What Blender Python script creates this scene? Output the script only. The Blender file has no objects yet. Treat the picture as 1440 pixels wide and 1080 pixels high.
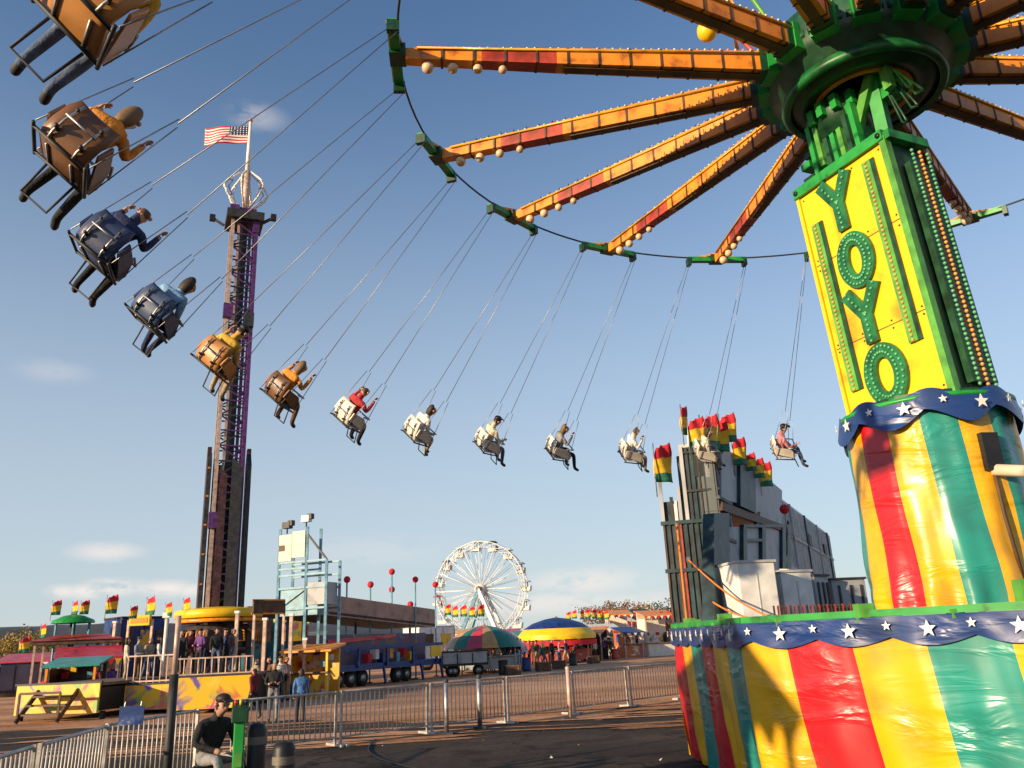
import bpy, bmesh, math, random
from mathutils import Vector, Matrix, noise as mnoise
random.seed(7)
PI = math.pi
rad = math.radians
scene = bpy.context.scene
col = scene.collection
V = Vector

# ------------------------------------------------------------------ camera
CF, CTH, CRO, CH = 1138.3, 0.3054, -0.0447, 2.0
fw = V((0, math.cos(CTH), math.sin(CTH)))
r0 = V((1, 0, 0)); u0 = r0.cross(fw)
RX = math.cos(CRO)*r0 + math.sin(CRO)*u0
UX = -math.sin(CRO)*r0 + math.cos(CRO)*u0
cam = bpy.data.cameras.new('camera'); camo = bpy.data.objects.new('camera', cam); col.objects.link(camo)
cam.sensor_width = 36; cam.lens = 36*CF/1440; cam.clip_start = 0.05; cam.clip_end = 6000
camo.matrix_world = Matrix(((RX.x, UX.x, -fw.x, 0), (RX.y, UX.y, -fw.y, 0), (RX.z, UX.z, -fw.z, CH), (0, 0, 0, 1)))
scene.camera = camo

def ray(x, y):
    d = fw + RX*((x-720)/CF) + UX*((540-y)/CF)
    return d/math.hypot(d.x, d.y)
def at(x, y, D):            # point of the photograph at horizontal distance D
    return V((0, 0, CH)) + ray(x, y)*D
def gnd(x, y, z=0):
    d = ray(x, y); return V((0, 0, CH)) + d*((z-CH)/d.z)

# ------------------------------------------------------------------ materials
MATS = {}
def mat(name, c, rough=.6, metal=0., var=.18, vs=3., bump=0., bs=20., coat=0., dirt=None, stretch=(1, 1, 1), emit=0):
    if name in MATS: return MATS[name]
    m = bpy.data.materials.new(name); m.use_nodes = True
    nt = m.node_tree; N = nt.nodes; L = nt.links
    b = N['Principled BSDF']
    b.inputs['Roughness'].default_value = rough; b.inputs['Metallic'].default_value = metal
    if coat: b.inputs['Coat Weight'].default_value = coat; b.inputs['Coat Roughness'].default_value = .15
    tc = N.new('ShaderNodeTexCoord'); mp = N.new('ShaderNodeMapping'); L.new(tc.outputs['Object'], mp.inputs[0]); mp.inputs['Scale'].default_value = stretch
    nz = N.new('ShaderNodeTexNoise'); nz.inputs['Scale'].default_value = vs; nz.inputs['Detail'].default_value = 6
    L.new(mp.outputs[0], nz.inputs['Vector'])
    rp = N.new('ShaderNodeValToRGB'); e = rp.color_ramp.elements
    lo = [max(0, x*(1-var*1.6)) for x in c]; hi = [min(1, x*(1+var)) for x in c]
    e[0].position = .3; e[0].color = (*(dirt or lo), 1); e[1].position = .7; e[1].color = (*hi, 1)
    if dirt:
        q = e.new(.42); q.color = (*c, 1)
    L.new(nz.outputs[0], rp.inputs[0]); L.new(rp.outputs[0], b.inputs['Base Color'])
    mr = N.new('ShaderNodeMapRange'); mr.inputs['To Min'].default_value = max(.03, rough-.1); mr.inputs['To Max'].default_value = min(1, rough+.15)
    L.new(nz.outputs[0], mr.inputs[0]); L.new(mr.outputs[0], b.inputs['Roughness'])
    if bump:
        n2 = N.new('ShaderNodeTexNoise'); n2.inputs['Scale'].default_value = bs; n2.inputs['Detail'].default_value = 5
        L.new(mp.outputs[0], n2.inputs['Vector'])
        bp = N.new('ShaderNodeBump'); bp.inputs['Strength'].default_value = bump; bp.inputs['Distance'].default_value = .05
        L.new(n2.outputs[0], bp.inputs['Height']); L.new(bp.outputs[0], b.inputs['Normal'])
    if emit:
        b.inputs['Emission Color'].default_value = (*c, 1); b.inputs['Emission Strength'].default_value = emit
    MATS[name] = m
    return m

def vinyl(name, c):
    """glossy striped canvas: wrinkles run slanting across it as streaky creases"""
    if name in MATS: return MATS[name]
    m = bpy.data.materials.new(name); m.use_nodes = True
    nt = m.node_tree; N = nt.nodes; L = nt.links; b = N['Principled BSDF']
    b.inputs['Roughness'].default_value = .38; b.inputs['Coat Weight'].default_value = .22; b.inputs['Coat Roughness'].default_value = .22
    tc = N.new('ShaderNodeTexCoord')
    nz = N.new('ShaderNodeTexNoise'); nz.inputs['Scale'].default_value = 2.2; nz.inputs['Detail'].default_value = 6
    L.new(tc.outputs['Object'], nz.inputs['Vector'])
    rp = N.new('ShaderNodeValToRGB'); e = rp.color_ramp.elements
    e[0].position = .30; e[0].color = (*[x*.62+.015 for x in c], 1); e[1].position = .58; e[1].color = (*c, 1)
    L.new(nz.outputs[0], rp.inputs[0]); L.new(rp.outputs[0], b.inputs['Base Color'])
    mp = N.new('ShaderNodeMapping'); mp.inputs['Rotation'].default_value = (.45, .35, .2); mp.inputs['Scale'].default_value = (.8, .8, 3.0)
    L.new(tc.outputs['Object'], mp.inputs[0])
    n2 = N.new('ShaderNodeTexNoise'); n2.inputs['Scale'].default_value = 1.1; n2.inputs['Detail'].default_value = 4; n2.inputs['Distortion'].default_value = .6
    L.new(mp.outputs[0], n2.inputs['Vector'])
    bp = N.new('ShaderNodeBump'); bp.inputs['Strength'].default_value = .28; bp.inputs['Distance'].default_value = .11
    cr = N.new('ShaderNodeValToRGB'); cr.color_ramp.interpolation = 'EASE'; cr.color_ramp.elements[0].position = .42; cr.color_ramp.elements[1].position = .72; L.new(n2.outputs[0], cr.inputs[0])
    mk = N.new('ShaderNodeTexNoise'); mk.inputs['Scale'].default_value = .9; mk.inputs['Detail'].default_value = 2; L.new(tc.outputs['Object'], mk.inputs['Vector'])
    mr = N.new('ShaderNodeMapRange'); mr.interpolation_type = 'SMOOTHSTEP'; mr.inputs['From Min'].default_value = .42; mr.inputs['From Max'].default_value = .62; mr.inputs['To Min'].default_value = .15; mr.inputs['To Max'].default_value = 1.25; L.new(mk.outputs[0], mr.inputs[0])
    ml = N.new('ShaderNodeMath'); ml.operation = 'MULTIPLY'; L.new(cr.outputs[0], ml.inputs[0]); L.new(mr.outputs[0], ml.inputs[1]); L.new(ml.outputs[0], bp.inputs['Height']); L.new(bp.outputs[0], b.inputs['Normal']); L.new(bp.outputs[0], b.inputs['Coat Normal'])
    MATS[name] = m
    return m

def painted(name, base, cols, scale=1.2, rough=.45):
    """airbrushed fairground panel: patches of several colours over a base colour"""
    if name in MATS: return MATS[name]
    m = bpy.data.materials.new(name); m.use_nodes = True
    nt = m.node_tree; N = nt.nodes; L = nt.links; b = N['Principled BSDF']; b.inputs['Roughness'].default_value = rough
    tc = N.new('ShaderNodeTexCoord')
    prev = None
    for i, c in enumerate(cols):
        mp = N.new('ShaderNodeMapping'); mp.inputs['Location'].default_value = (i*7.3, i*3.1, i*5.7); L.new(tc.outputs['Object'], mp.inputs[0])
        nz = N.new('ShaderNodeTexNoise'); nz.inputs['Scale'].default_value = scale; nz.inputs['Detail'].default_value = 2.5; nz.inputs['Distortion'].default_value = .8
        L.new(mp.outputs[0], nz.inputs['Vector'])
        rp = N.new('ShaderNodeValToRGB'); rp.color_ramp.elements[0].position = .60; rp.color_ramp.elements[1].position = .67
        L.new(nz.outputs[0], rp.inputs[0])
        mx = N.new('ShaderNodeMix'); mx.data_type = 'RGBA'; L.new(rp.outputs[0], mx.inputs[0])
        if prev: L.new(prev, mx.inputs[6])
        else: mx.inputs[6].default_value = (*base, 1)
        mx.inputs[7].default_value = (*c, 1); prev = mx.outputs[2]
    L.new(prev, b.inputs['Base Color'])
    MATS[name] = m
    return m

RED = vinyl('red_vinyl', (.62, .012, .02)); YEL = vinyl('yellow_vinyl', (.85, .43, .006)); TEAL = vinyl('teal_vinyl', (.02, .27, .22))
NAVY = vinyl('navy_vinyl', (.012, .045, .19)); STAR = mat('white_star_paint', (.8, .78, .72), .4, var=.05)
GREEN = mat('green_paint', (.015, .26, .04), .38, var=.3, vs=4, dirt=(.012, .10, .02)); DGREEN = mat('dark_green_paint', (.008, .06, .022), .4, var=.4, vs=5)
LGREEN = mat('light_green_paint', (.10, .34, .05), .4, var=.25, vs=5)
SIGNY = mat('sign_yellow_paint', (.86, .52, .006), .42, var=.1, vs=1.5, dirt=(.66, .27, .012))
HGREEN = mat('hub_green_paint', (.008, .13, .03), .4, var=.4, vs=4)
ORANGE = mat('orange_paint', (.72, .25, .015), .4, var=.3, vs=4, dirt=(.4, .10, .01)); RUST = mat('rust_red_paint', (.42, .05, .02), .45, var=.3, vs=5)
BULB = mat('cream_bulb', (.85, .72, .5), .2, var=.06); RBULB = mat('red_bulb', (.6, .04, .03), .2, var=.06); GBULB = mat('green_bulb', (.12, .42, .2), .2, var=.1); OBULB = mat('amber_bulb', (.8, .35, .08), .2, var=.1)
BLACK = mat('black_paint', (.012, .012, .013), .5, var=.3); DARK = mat('dark_steel', (.035, .033, .035), .55, var=.4, vs=4)
STEEL = mat('galvanised_steel', (.42, .42, .42), .42, .75, var=.25, vs=8); BARR = mat('barrier_zinc', (.52, .48, .43), .45, .25, var=.25, vs=6)
CHAIN = mat('chain_steel', (.3, .29, .28), .4, .8)
WHITE = mat('white_paint', (.78, .77, .74), .4, var=.12, vs=3); CREAM = mat('cream_shell', (.78, .70, .60), .35, var=.1, vs=4)
PURPLE = mat('purple_paint', (.10, .025, .15), .45, var=.4, vs=6); TAN = mat('tan_steel', (.58, .42, .33), .45, .2, var=.25, vs=5)
BROWN = mat('brown_board', (.10, .05, .026), .6, var=.4, vs=4); MAROON = mat('maroon_cladding', (.07, .024, .026), .5, var=.5, vs=4)
BLUE = mat('trailer_blue', (.012, .045, .19), .45, var=.35, vs=3); SKYB = mat('pale_blue_steel', (.16, .34, .44), .45, var=.3, vs=4)
GREY = mat('grey_wall_panel', (.34, .35, .37), .55, var=.22, vs=1.3, dirt=(.17, .175, .185)); LGREY = mat('light_grey_panel', (.50, .50, .50), .5, var=.18, vs=1.5)
CORR = mat('corrugated_grey', (.46, .47, .48), .45, .2, var=.2, vs=2); TEALD = mat('dark_teal_steel', (.016, .045, .056), .5, var=.5, vs=3)
FRED = mat('flag_red_cloth', (.62, .02, .03), .8, var=.15, vs=6); FYEL = mat('flag_yellow_cloth', (.85, .50, .02), .8, var=.15, vs=6); FGRN = mat('flag_green_cloth', (.03, .20, .11), .8, var=.2, vs=6)
STRAP = mat('orange_strap', (.75, .20, .03), .7, var=.2); PBLUE = mat('flag_blue_cloth', (.01, .02, .11), .8); WOOD = mat('deck_wood', (.16, .10, .06), .7, var=.35, vs=5)
SKIN = mat('skin', (.50, .27, .18), .5, var=.1); HAIR = mat('dark_hair', (.03, .018, .012), .6); SHOE = mat('dark_shoe', (.03, .028, .027), .6)
CREAMP = mat('cream_panel', (.74, .62, .47), .5, var=.1, vs=2)
RUBBER = mat('tyre_rubber', (.015, .015, .015), .8)

# ------------------------------------------------------------------ mesh builder
class MB:
    def __init__(s): s.v = []; s.f = []; s.m = []; s.s = []; s.mats = []
    def mi(s, m):
        if m not in s.mats: s.mats.append(m)
        return s.mats.index(m)
    def add(s, vs, fs, m, smooth=False):
        o = len(s.v); k = s.mi(m); s.v += [tuple(v) for v in vs]
        for f in fs: s.f.append(tuple(i+o for i in f)); s.m.append(k); s.s.append(smooth)
        return s
    def box(s, c, d, m, R=None):
        c = V(c); x, y, z = d[0]/2, d[1]/2, d[2]/2
        P = [V((a*x, b*y, e*z)) for e in (-1, 1) for a, b in ((-1, -1), (1, -1), (1, 1), (-1, 1))]
        if R is not None: P = [R @ p for p in P]
        return s.add([c+p for p in P], [(3, 2, 1, 0), (4, 5, 6, 7), (0, 1, 5, 4), (1, 2, 6, 5), (2, 3, 7, 6), (3, 0, 4, 7)], m)
    def beam(s, p, q, w, h, m, up=(0, 0, 1), w2=None, h2=None):
        p, q = V(p), V(q); d = (q-p).normalized(); up = V(up)
        sd = d.cross(up)
        if sd.length < 1e-4: sd = d.cross(V((1, 0, 0)))
        sd.normalize(); u = sd.cross(d).normalized(); w2 = w if w2 is None else w2; h2 = h if h2 is None else h2
        P = [c+sd*(a*ww/2)+u*(b*hh/2) for c, ww, hh in ((p, w, h), (q, w2, h2)) for a, b in ((-1, -1), (1, -1), (1, 1), (-1, 1))]
        return s.add(P, [(3, 2, 1, 0), (4, 5, 6, 7), (0, 1, 5, 4), (1, 2, 6, 5), (2, 3, 7, 6), (3, 0, 4, 7)], m)
    def tube(s, pts, r, m, n=8, closed=False):
        pts = [V(p) for p in pts]; k = len(pts); rs = r if isinstance(r, (list, tuple)) else [r]*k
        vs = []; ref = V((0, 0, 1))
        for i, p in enumerate(pts):
            a = pts[i-1] if (i or closed) else p; b = pts[(i+1) % k] if (i < k-1 or closed) else p
            d = (b-a).normalized(); sd = d.cross(ref)
            if sd.length < .05: sd = d.cross(V((1, .3, 0)))
            sd.normalize(); u = sd.cross(d)
            vs += [p+(sd*math.cos(2*PI*j/n)+u*math.sin(2*PI*j/n))*rs[i] for j in range(n)]
        fs = []
        for i in range(k if closed else k-1):
            for j in range(n):
                a = i*n+j; b = i*n+(j+1) % n; c = ((i+1) % k)*n+(j+1) % n; d = ((i+1) % k)*n+j
                fs.append((a, b, c, d))
        if not closed: fs += [tuple(range(n-1, -1, -1)), tuple((k-1)*n+j for j in range(n))]
        return s.add(vs, fs, m, n > 5)
    def lathe(s, prof, m, n=32, c=(0, 0, 0), mfun=None, smooth=True):
        c = V(c); k = len(prof)
        vs = [c+V((r*math.cos(2*PI*j/n), r*math.sin(2*PI*j/n), z)) for r, z in prof for j in range(n)]
        if mfun is None:
            fs = [(i*n+j, i*n+(j+1) % n, (i+1)*n+(j+1) % n, (i+1)*n+j) for i in range(k-1) for j in range(n)]
            return s.add(vs, fs, m, smooth)
        o = len(s.v); s.v += [tuple(v) for v in vs]
        for i in range(k-1):
            for j in range(n):
                s.f.append(tuple(o+q for q in (i*n+j, i*n+(j+1) % n, (i+1)*n+(j+1) % n, (i+1)*n+j))); s.m.append(s.mi(mfun(i, j))); s.s.append(smooth)
        return s
    def ball(s, c, r, m, n=6, k=4, sc=(1, 1, 1)):
        prof = [(max(1e-4, math.sin(PI*i/k))*r, -math.cos(PI*i/k)*r) for i in range(k+1)]
        o = len(s.v); s.lathe(prof, m, n)
        for i in range(o, len(s.v)): x, y, z = s.v[i]; s.v[i] = (c[0]+x*sc[0], c[1]+y*sc[1], c[2]+z*sc[2])
        return s
    def prism(s, poly, ex, m):
        """poly: 3D outline (counter-clockwise from the +ex side); ex: extrusion vector"""
        poly = [V(p) for p in poly]; n = len(poly); ex = V(ex)
        vs = poly + [p+ex for p in poly]
        fs = [tuple(range(n-1, -1, -1)), tuple(range(n, 2*n))]+[(i, (i+1) % n, n+(i+1) % n, n+i) for i in range(n)]
        return s.add(vs, fs, m)
    def grid(s, fn, nu, nv, mfun, smooth=True, thick=None):
        """fn(i,j)->point; thick vector function gives a back sheet"""
        vs = [V(fn(i, j)) for j in range(nv+1) for i in range(nu+1)]; W = nu+1
        o = len(s.v); s.v += [tuple(v) for v in vs]
        for j in range(nv):
            for i in range(nu):
                s.f.append(tuple(o+q for q in (j*W+i, j*W+i+1, (j+1)*W+i+1, (j+1)*W+i))); s.m.append(s.mi(mfun(i, j))); s.s.append(smooth)
        if thick is not None:
            t = V(thick); o2 = len(s.v); s.v += [tuple(v+t) for v in vs]
            for j in range(nv):
                for i in range(nu):
                    s.f.append(tuple(o2+q for q in (j*W+i, (j+1)*W+i, (j+1)*W+i+1, j*W+i+1))); s.m.append(s.mi(mfun(i, j))); s.s.append(smooth)
            rim = [i for i in range(W)]+[j*W+nu for j in range(1, nv+1)]+[nv*W+i for i in range(nu-1, -1, -1)]+[j*W for j in range(nv-1, 0, -1)]
            for a, b in zip(rim, rim[1:]+rim[:1]):
                s.f.append((o+b, o+a, o2+a, o2+b)); s.m.append(s.mi(mfun(min(nu-1, a % W), min(nv-1, a//W)))); s.s.append(False)
        return s
    def build(s, name, parent=None, loc=None, bevel=0):
        me = bpy.data.meshes.new(name); me.from_pydata(s.v, [], s.f)
        for m in s.mats: me.materials.append(m)
        me.polygons.foreach_set('material_index', s.m); me.polygons.foreach_set('use_smooth', s.s); me.update()
        o = bpy.data.objects.new(name, me); col.objects.link(o)
        if parent: o.parent = parent
        if loc is not None: o.location = loc
        if bevel:
            b = o.modifiers.new('bevel', 'BEVEL'); b.width = bevel; b.segments = 2; b.limit_method = 'ANGLE'
        return o

def tag(o, label, cat, group=None):
    o['label'] = label; o['category'] = cat
    if group: o['group'] = group
    return o
def thing(name, loc, label, cat, group=None, rz=0, sc=1):
    o = bpy.data.objects.new(name, None); col.objects.link(o); o.empty_display_size = .2
    o.location = loc; o.rotation_euler = (0, 0, rz); o.scale = (sc,)*3
    return tag(o, label, cat, group)
def dup(root, loc=None, rz=None, label=None, group=None, sc=None):
    r = root.copy(); col.objects.link(r)
    if loc is not None: r.location = loc
    if rz is not None: r.rotation_euler = (0, 0, rz)
    if sc is not None: r.scale = (sc,)*3
    if label: r['label'] = label
    if group: r['group'] = group
    for ch in [o for o in root.children]:
        c = ch.copy(); col.objects.link(c); c.parent = r
        for g in [o for o in ch.children]:
            d = g.copy(); col.objects.link(d); d.parent = c
    return r
ORD = ['first', 'second', 'third', 'fourth', 'fifth', 'sixth', 'seventh', 'eighth', 'ninth', 'tenth', 'eleventh', 'twelfth']

# ------------------------------------------------------------------ sky, sun
SUN_AZ, SUN_EL = rad(-128), rad(13)
w = bpy.data.worlds.new('World'); scene.world = w; w.use_nodes = True
nt = w.node_tree; N = nt.nodes; L = nt.links
bg = N['Background']; bg.inputs['Strength'].default_value = .135
sky = N.new('ShaderNodeTexSky'); sky.sky_type = 'NISHITA'; sky.sun_disc = False
sky.sun_elevation = SUN_EL; sky.sun_rotation = SUN_AZ; sky.air_density = .95; sky.dust_density = .15; sky.ozone_density = 3.0
tc = N.new('ShaderNodeTexCoord')
nrm = N.new('ShaderNodeVectorMath'); nrm.operation = 'NORMALIZE'; L.new(tc.outputs['Generated'], nrm.inputs[0])
def dirv(x, y): return ray(x, y).normalized()
CL = [(150, 776, .035, .010, .7), (235, 828, .030, .009, .9), (160, 825, .028, .010, 1.0), (120, 832, .022, .008, .9), (90, 832, .018, .007, .8), (268, 830, .02, .008, .8), (200, 826, .02, .007, .7), (820, 818, .07, .016, .7), (770, 848, .10, .014, .6),
      (75, 522, .035, .012, .22), (520, 775, .10, .02, .2), (900, 850, .08, .015, .5), (362, 165, .03, .012, .35)]
acc = None
sp = N.new('ShaderNodeSeparateXYZ'); L.new(nrm.outputs[0], sp.inputs[0])
vm = N.new('ShaderNodeMapRange'); vm.interpolation_type = 'SMOOTHSTEP'; L.new(sp.outputs[2], vm.inputs[0])
vm.inputs['From Min'].default_value = -.02; vm.inputs['From Max'].default_value = .70; vm.inputs['To Min'].default_value = .82; vm.inputs['To Max'].default_value = .0
veil = N.new('ShaderNodeMix'); veil.data_type = 'RGBA'; L.new(vm.outputs[0], veil.inputs[0]); L.new(sky.outputs[0], veil.inputs[6]); veil.inputs[7].default_value = (2.95, 3.3, 3.55, 1)
nz = N.new('ShaderNodeTexNoise'); nz.inputs['Scale'].default_value = 26; nz.inputs['Detail'].default_value = 7; nz.inputs['Roughness'].default_value = .6
st = N.new('ShaderNodeVectorMath'); st.operation = 'MULTIPLY'; st.inputs[1].default_value = (1, 1, 2.4); L.new(nrm.outputs[0], st.inputs[0]); L.new(st.outputs[0], nz.inputs['Vector'])
for (x, y, wa, we, k) in CL:
    c = dirv(x, y)
    sub = N.new('ShaderNodeVectorMath'); sub.operation = 'SUBTRACT'; L.new(nrm.outputs[0], sub.inputs[0]); sub.inputs[1].default_value = c
    sc_ = N.new('ShaderNodeVectorMath'); sc_.operation = 'DIVIDE'; L.new(sub.outputs[0], sc_.inputs[0]); sc_.inputs[1].default_value = (wa, wa, we)
    ln = N.new('ShaderNodeVectorMath'); ln.operation = 'LENGTH'; L.new(sc_.outputs[0], ln.inputs[0])
    mr = N.new('ShaderNodeMapRange'); mr.interpolation_type = 'SMOOTHSTEP'; L.new(ln.outputs[1], mr.inputs[0])
    mr.inputs['From Min'].default_value = 0; mr.inputs['From Max'].default_value = 1.5; mr.inputs['To Min'].default_value = k; mr.inputs['To Max'].default_value = 0
    if acc is None: acc = mr.outputs[0]
    else:
        a = N.new('ShaderNodeMath'); a.operation = 'MAXIMUM'; L.new(acc, a.inputs[0]); L.new(mr.outputs[0], a.inputs[1]); acc = a.outputs[0]
m1 = N.new('ShaderNodeMapRange'); L.new(nz.outputs[0], m1.inputs[0]); m1.inputs['From Min'].default_value = .30; m1.inputs['From Max'].default_value = .52
m1.interpolation_type = 'SMOOTHSTEP'
mu = N.new('ShaderNodeMath'); mu.operation = 'MULTIPLY'; L.new(acc, mu.inputs[0]); L.new(m1.outputs[0], mu.inputs[1])
mixc = N.new('ShaderNodeMix'); mixc.data_type = 'RGBA'; L.new(mu.outputs[0], mixc.inputs[0]); L.new(veil.outputs[2], mixc.inputs[6]); mixc.inputs[7].default_value = (5.0, 4.55, 4.3, 1)
L.new(mixc.outputs[2], bg.inputs[0])
sl = bpy.data.lights.new('sun', 'SUN'); so = bpy.data.objects.new('sun', sl); col.objects.link(so)
sl.energy = 5.0; sl.angle = rad(.6); sl.color = (1, .76, .48)
sd = V((math.sin(SUN_AZ)*math.cos(SUN_EL), math.cos(SUN_AZ)*math.cos(SUN_EL), math.sin(SUN_EL)))
so.rotation_euler = sd.to_track_quat('Z', 'Y').to_euler(); so.location = (-20, -20, 30)
scene.view_settings.view_transform = 'Standard'; scene.view_settings.look = 'None'; scene.view_settings.exposure = .5

# ------------------------------------------------------------------ ground, painted foreground shade, hills
def ground_mat(name, c1, c2, c3, sc=.4, rough=.95, bump=.5, cracks=False):
    m = bpy.data.materials.new(name); m.use_nodes = True; nt = m.node_tree; N = nt.nodes; L = nt.links; b = N['Principled BSDF']
    b.inputs['Roughness'].default_value = rough; b.inputs['Specular IOR Level'].default_value = .2
    tc = N.new('ShaderNodeTexCoord'); mp = N.new('ShaderNodeMapping'); mp.inputs['Rotation'].default_value = (0, 0, -.15); mp.inputs['Scale'].default_value = (.35, 1, 1); L.new(tc.outputs['Object'], mp.inputs[0])
    a = N.new('ShaderNodeTexNoise'); a.inputs['Scale'].default_value = sc; a.inputs['Detail'].default_value = 8; L.new(mp.outputs[0], a.inputs['Vector'])
    rp = N.new('ShaderNodeValToRGB'); e = rp.color_ramp.elements; e[0].position = .33; e[0].color = (*c1, 1); e[1].position = .68; e[1].color = (*c3, 1); q = e.new(.5); q.color = (*c2, 1)
    L.new(a.outputs[0], rp.inputs[0])
    f = N.new('ShaderNodeTexNoise'); f.inputs['Scale'].default_value = 9; f.inputs['Detail'].default_value = 8; L.new(tc.outputs['Object'], f.inputs['Vector'])
    mx = N.new('ShaderNodeMix'); mx.data_type = 'RGBA'; mx.blend_type = 'OVERLAY'; mx.inputs[0].default_value = .7; L.new(rp.outputs[0], mx.inputs[6]); L.new(f.outputs[0], mx.inputs[7]); L.new(mx.outputs[2], b.inputs['Base Color'])
    if cracks:
        vo = N.new('ShaderNodeTexVoronoi'); vo.feature = 'DISTANCE_TO_EDGE'; vo.inputs['Scale'].default_value = .32
        dn = N.new('ShaderNodeTexNoise'); dn.inputs['Scale'].default_value = 1.5; dn.inputs['Detail'].default_value = 6; L.new(tc.outputs['Object'], dn.inputs['Vector'])
        ad = N.new('ShaderNodeVectorMath'); ad.operation = 'MULTIPLY_ADD'; L.new(dn.outputs['Color'], ad.inputs[0]); ad.inputs[1].default_value = (1.4, 1.4, 0); L.new(tc.outputs['Object'], ad.inputs[2]); L.new(ad.outputs[0], vo.inputs['Vector'])
        cr = N.new('ShaderNodeValToRGB'); cr.color_ramp.elements[0].position = .0; cr.color_ramp.elements[0].color = (.25, .22, .2, 1); cr.color_ramp.elements[1].position = .018; cr.color_ramp.elements[1].color = (1, 1, 1, 1); L.new(vo.outputs['Distance'], cr.inputs[0])
        m2 = N.new('ShaderNodeMix'); m2.data_type = 'RGBA'; m2.blend_type = 'MULTIPLY'; m2.inputs[0].default_value = 1; L.new(mx.outputs[2], m2.inputs[6]); L.new(cr.outputs[0], m2.inputs[7])
        sn = N.new('ShaderNodeTexNoise'); sn.inputs['Scale'].default_value = .7; sn.inputs['Detail'].default_value = 3; L.new(tc.outputs['Object'], sn.inputs['Vector'])
        sr = N.new('ShaderNodeValToRGB'); sr.color_ramp.elements[0].position = .36; sr.color_ramp.elements[0].color = (.5, .47, .45, 1); sr.color_ramp.elements[1].position = .46; sr.color_ramp.elements[1].color = (1, 1, 1, 1); L.new(sn.outputs[0], sr.inputs[0])
        m3 = N.new('ShaderNodeMix'); m3.data_type = 'RGBA'; m3.blend_type = 'MULTIPLY'; m3.inputs[0].default_value = 1; L.new(m2.outputs[2], m3.inputs[6]); L.new(sr.outputs[0], m3.inputs[7]); L.new(m3.outputs[2], b.inputs['Base Color'])
    bp = N.new('ShaderNodeBump'); bp.inputs['Strength'].default_value = bump; bp.inputs['Distance'].default_value = .06
    g = N.new('ShaderNodeTexNoise'); g.inputs['Scale'].default_value = 3; g.inputs['Detail'].default_value = 10; L.new(tc.outputs['Object'], g.inputs['Vector']); L.new(g.outputs[0], bp.inputs['Height']); L.new(bp.outputs[0], b.inputs['Normal'])
    return m
DIRT = ground_mat('packed_dirt', (.30, .145, .075), (.54, .27, .135), (.70, .39, .22))  # darkest tone deepened to suggest long shadow streaks on the dirt
SHADE_GROUND = ground_mat('shade_toned_ground', (.034, .025, .020), (.056, .041, .031), (.085, .060, .044), sc=.5, rough=.9, cracks=True)  # dark colour stands in for the shade over the near ground
g = MB(); n = 60
def gco(i): t = i/n*2-1; return math.copysign(abs(t)**2.6, t)*3000
g.grid(lambda i, j: (gco(i), gco(j), 0), n, n, lambda i, j: DIRT)
o = g.build('ground'); o['kind'] = 'structure'
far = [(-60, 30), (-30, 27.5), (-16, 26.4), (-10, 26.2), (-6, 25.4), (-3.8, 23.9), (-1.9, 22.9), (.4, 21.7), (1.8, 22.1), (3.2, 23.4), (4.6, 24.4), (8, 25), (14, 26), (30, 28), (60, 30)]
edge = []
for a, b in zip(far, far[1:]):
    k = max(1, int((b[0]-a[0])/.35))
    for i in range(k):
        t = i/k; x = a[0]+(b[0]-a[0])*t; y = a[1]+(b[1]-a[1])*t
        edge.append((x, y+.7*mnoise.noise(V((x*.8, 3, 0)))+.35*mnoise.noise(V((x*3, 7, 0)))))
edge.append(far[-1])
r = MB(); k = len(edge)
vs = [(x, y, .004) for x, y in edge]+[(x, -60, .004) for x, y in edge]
r.add(vs, [(i+1, i, k+i, k+i+1) for i in range(k-1)], SHADE_GROUND)
o = r.build('foreground_shade'); o['kind'] = 'structure'
# dirt-coloured streaks breaking up the far edge of the painted shade
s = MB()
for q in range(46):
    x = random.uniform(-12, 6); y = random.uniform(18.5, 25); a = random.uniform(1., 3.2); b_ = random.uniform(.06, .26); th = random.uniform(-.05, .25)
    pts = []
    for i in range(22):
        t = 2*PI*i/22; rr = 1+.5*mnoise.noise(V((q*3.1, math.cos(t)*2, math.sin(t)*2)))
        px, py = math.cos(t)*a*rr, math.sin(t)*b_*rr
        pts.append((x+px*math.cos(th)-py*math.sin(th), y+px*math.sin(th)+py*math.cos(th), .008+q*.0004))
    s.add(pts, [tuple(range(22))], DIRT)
o = s.build('dirt_streaks'); o['kind'] = 'stuff'
LIT = [mat('paper_scrap', (.7, .68, .62), .8), mat('card_scrap', (.35, .24, .13), .8), mat('red_scrap', (.5, .05, .04), .7)]
s = MB()
for q in range(60):
    x = random.uniform(-11, 5); y = random.uniform(9, 32); a = random.uniform(0, 6); r_ = random.uniform(.015, .045)
    ps = [(x+r_*math.cos(a+k*1.57)*random.uniform(.6, 1.2), y+r_*math.sin(a+k*1.57)*random.uniform(.6, 1.2), .03+random.uniform(0, .05)) for k in range(4)]
    s.add(ps, [(0, 1, 2), (0, 2, 3)], LIT[q % 3])
o = s.build('litter'); o['kind'] = 'stuff'
HILL = mat('wooded_hill', (.045, .055, .07), 1, var=.4, vs=.02, dirt=(.03, .036, .045))
h = MB()
def hpt(i, j):
    az = rad(-52+i*1.0); R = 850+j*70
    base = [0, 20, 36, 41, 30][j]
    fall = 1/(1+math.exp((math.degrees(az)+8)/4))
    z = base*(.9+.25*mnoise.noise(V((i*.11, j*.2, 4)))+.04*mnoise.noise(V((i*.9, j, 1))))*(fall*.9+.12)
    return (R*math.sin(az), R*math.cos(az), z-.5)
h.grid(hpt, 104, 4, lambda i, j: HILL)
o = h.build('hills'); o['kind'] = 'structure'
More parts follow.
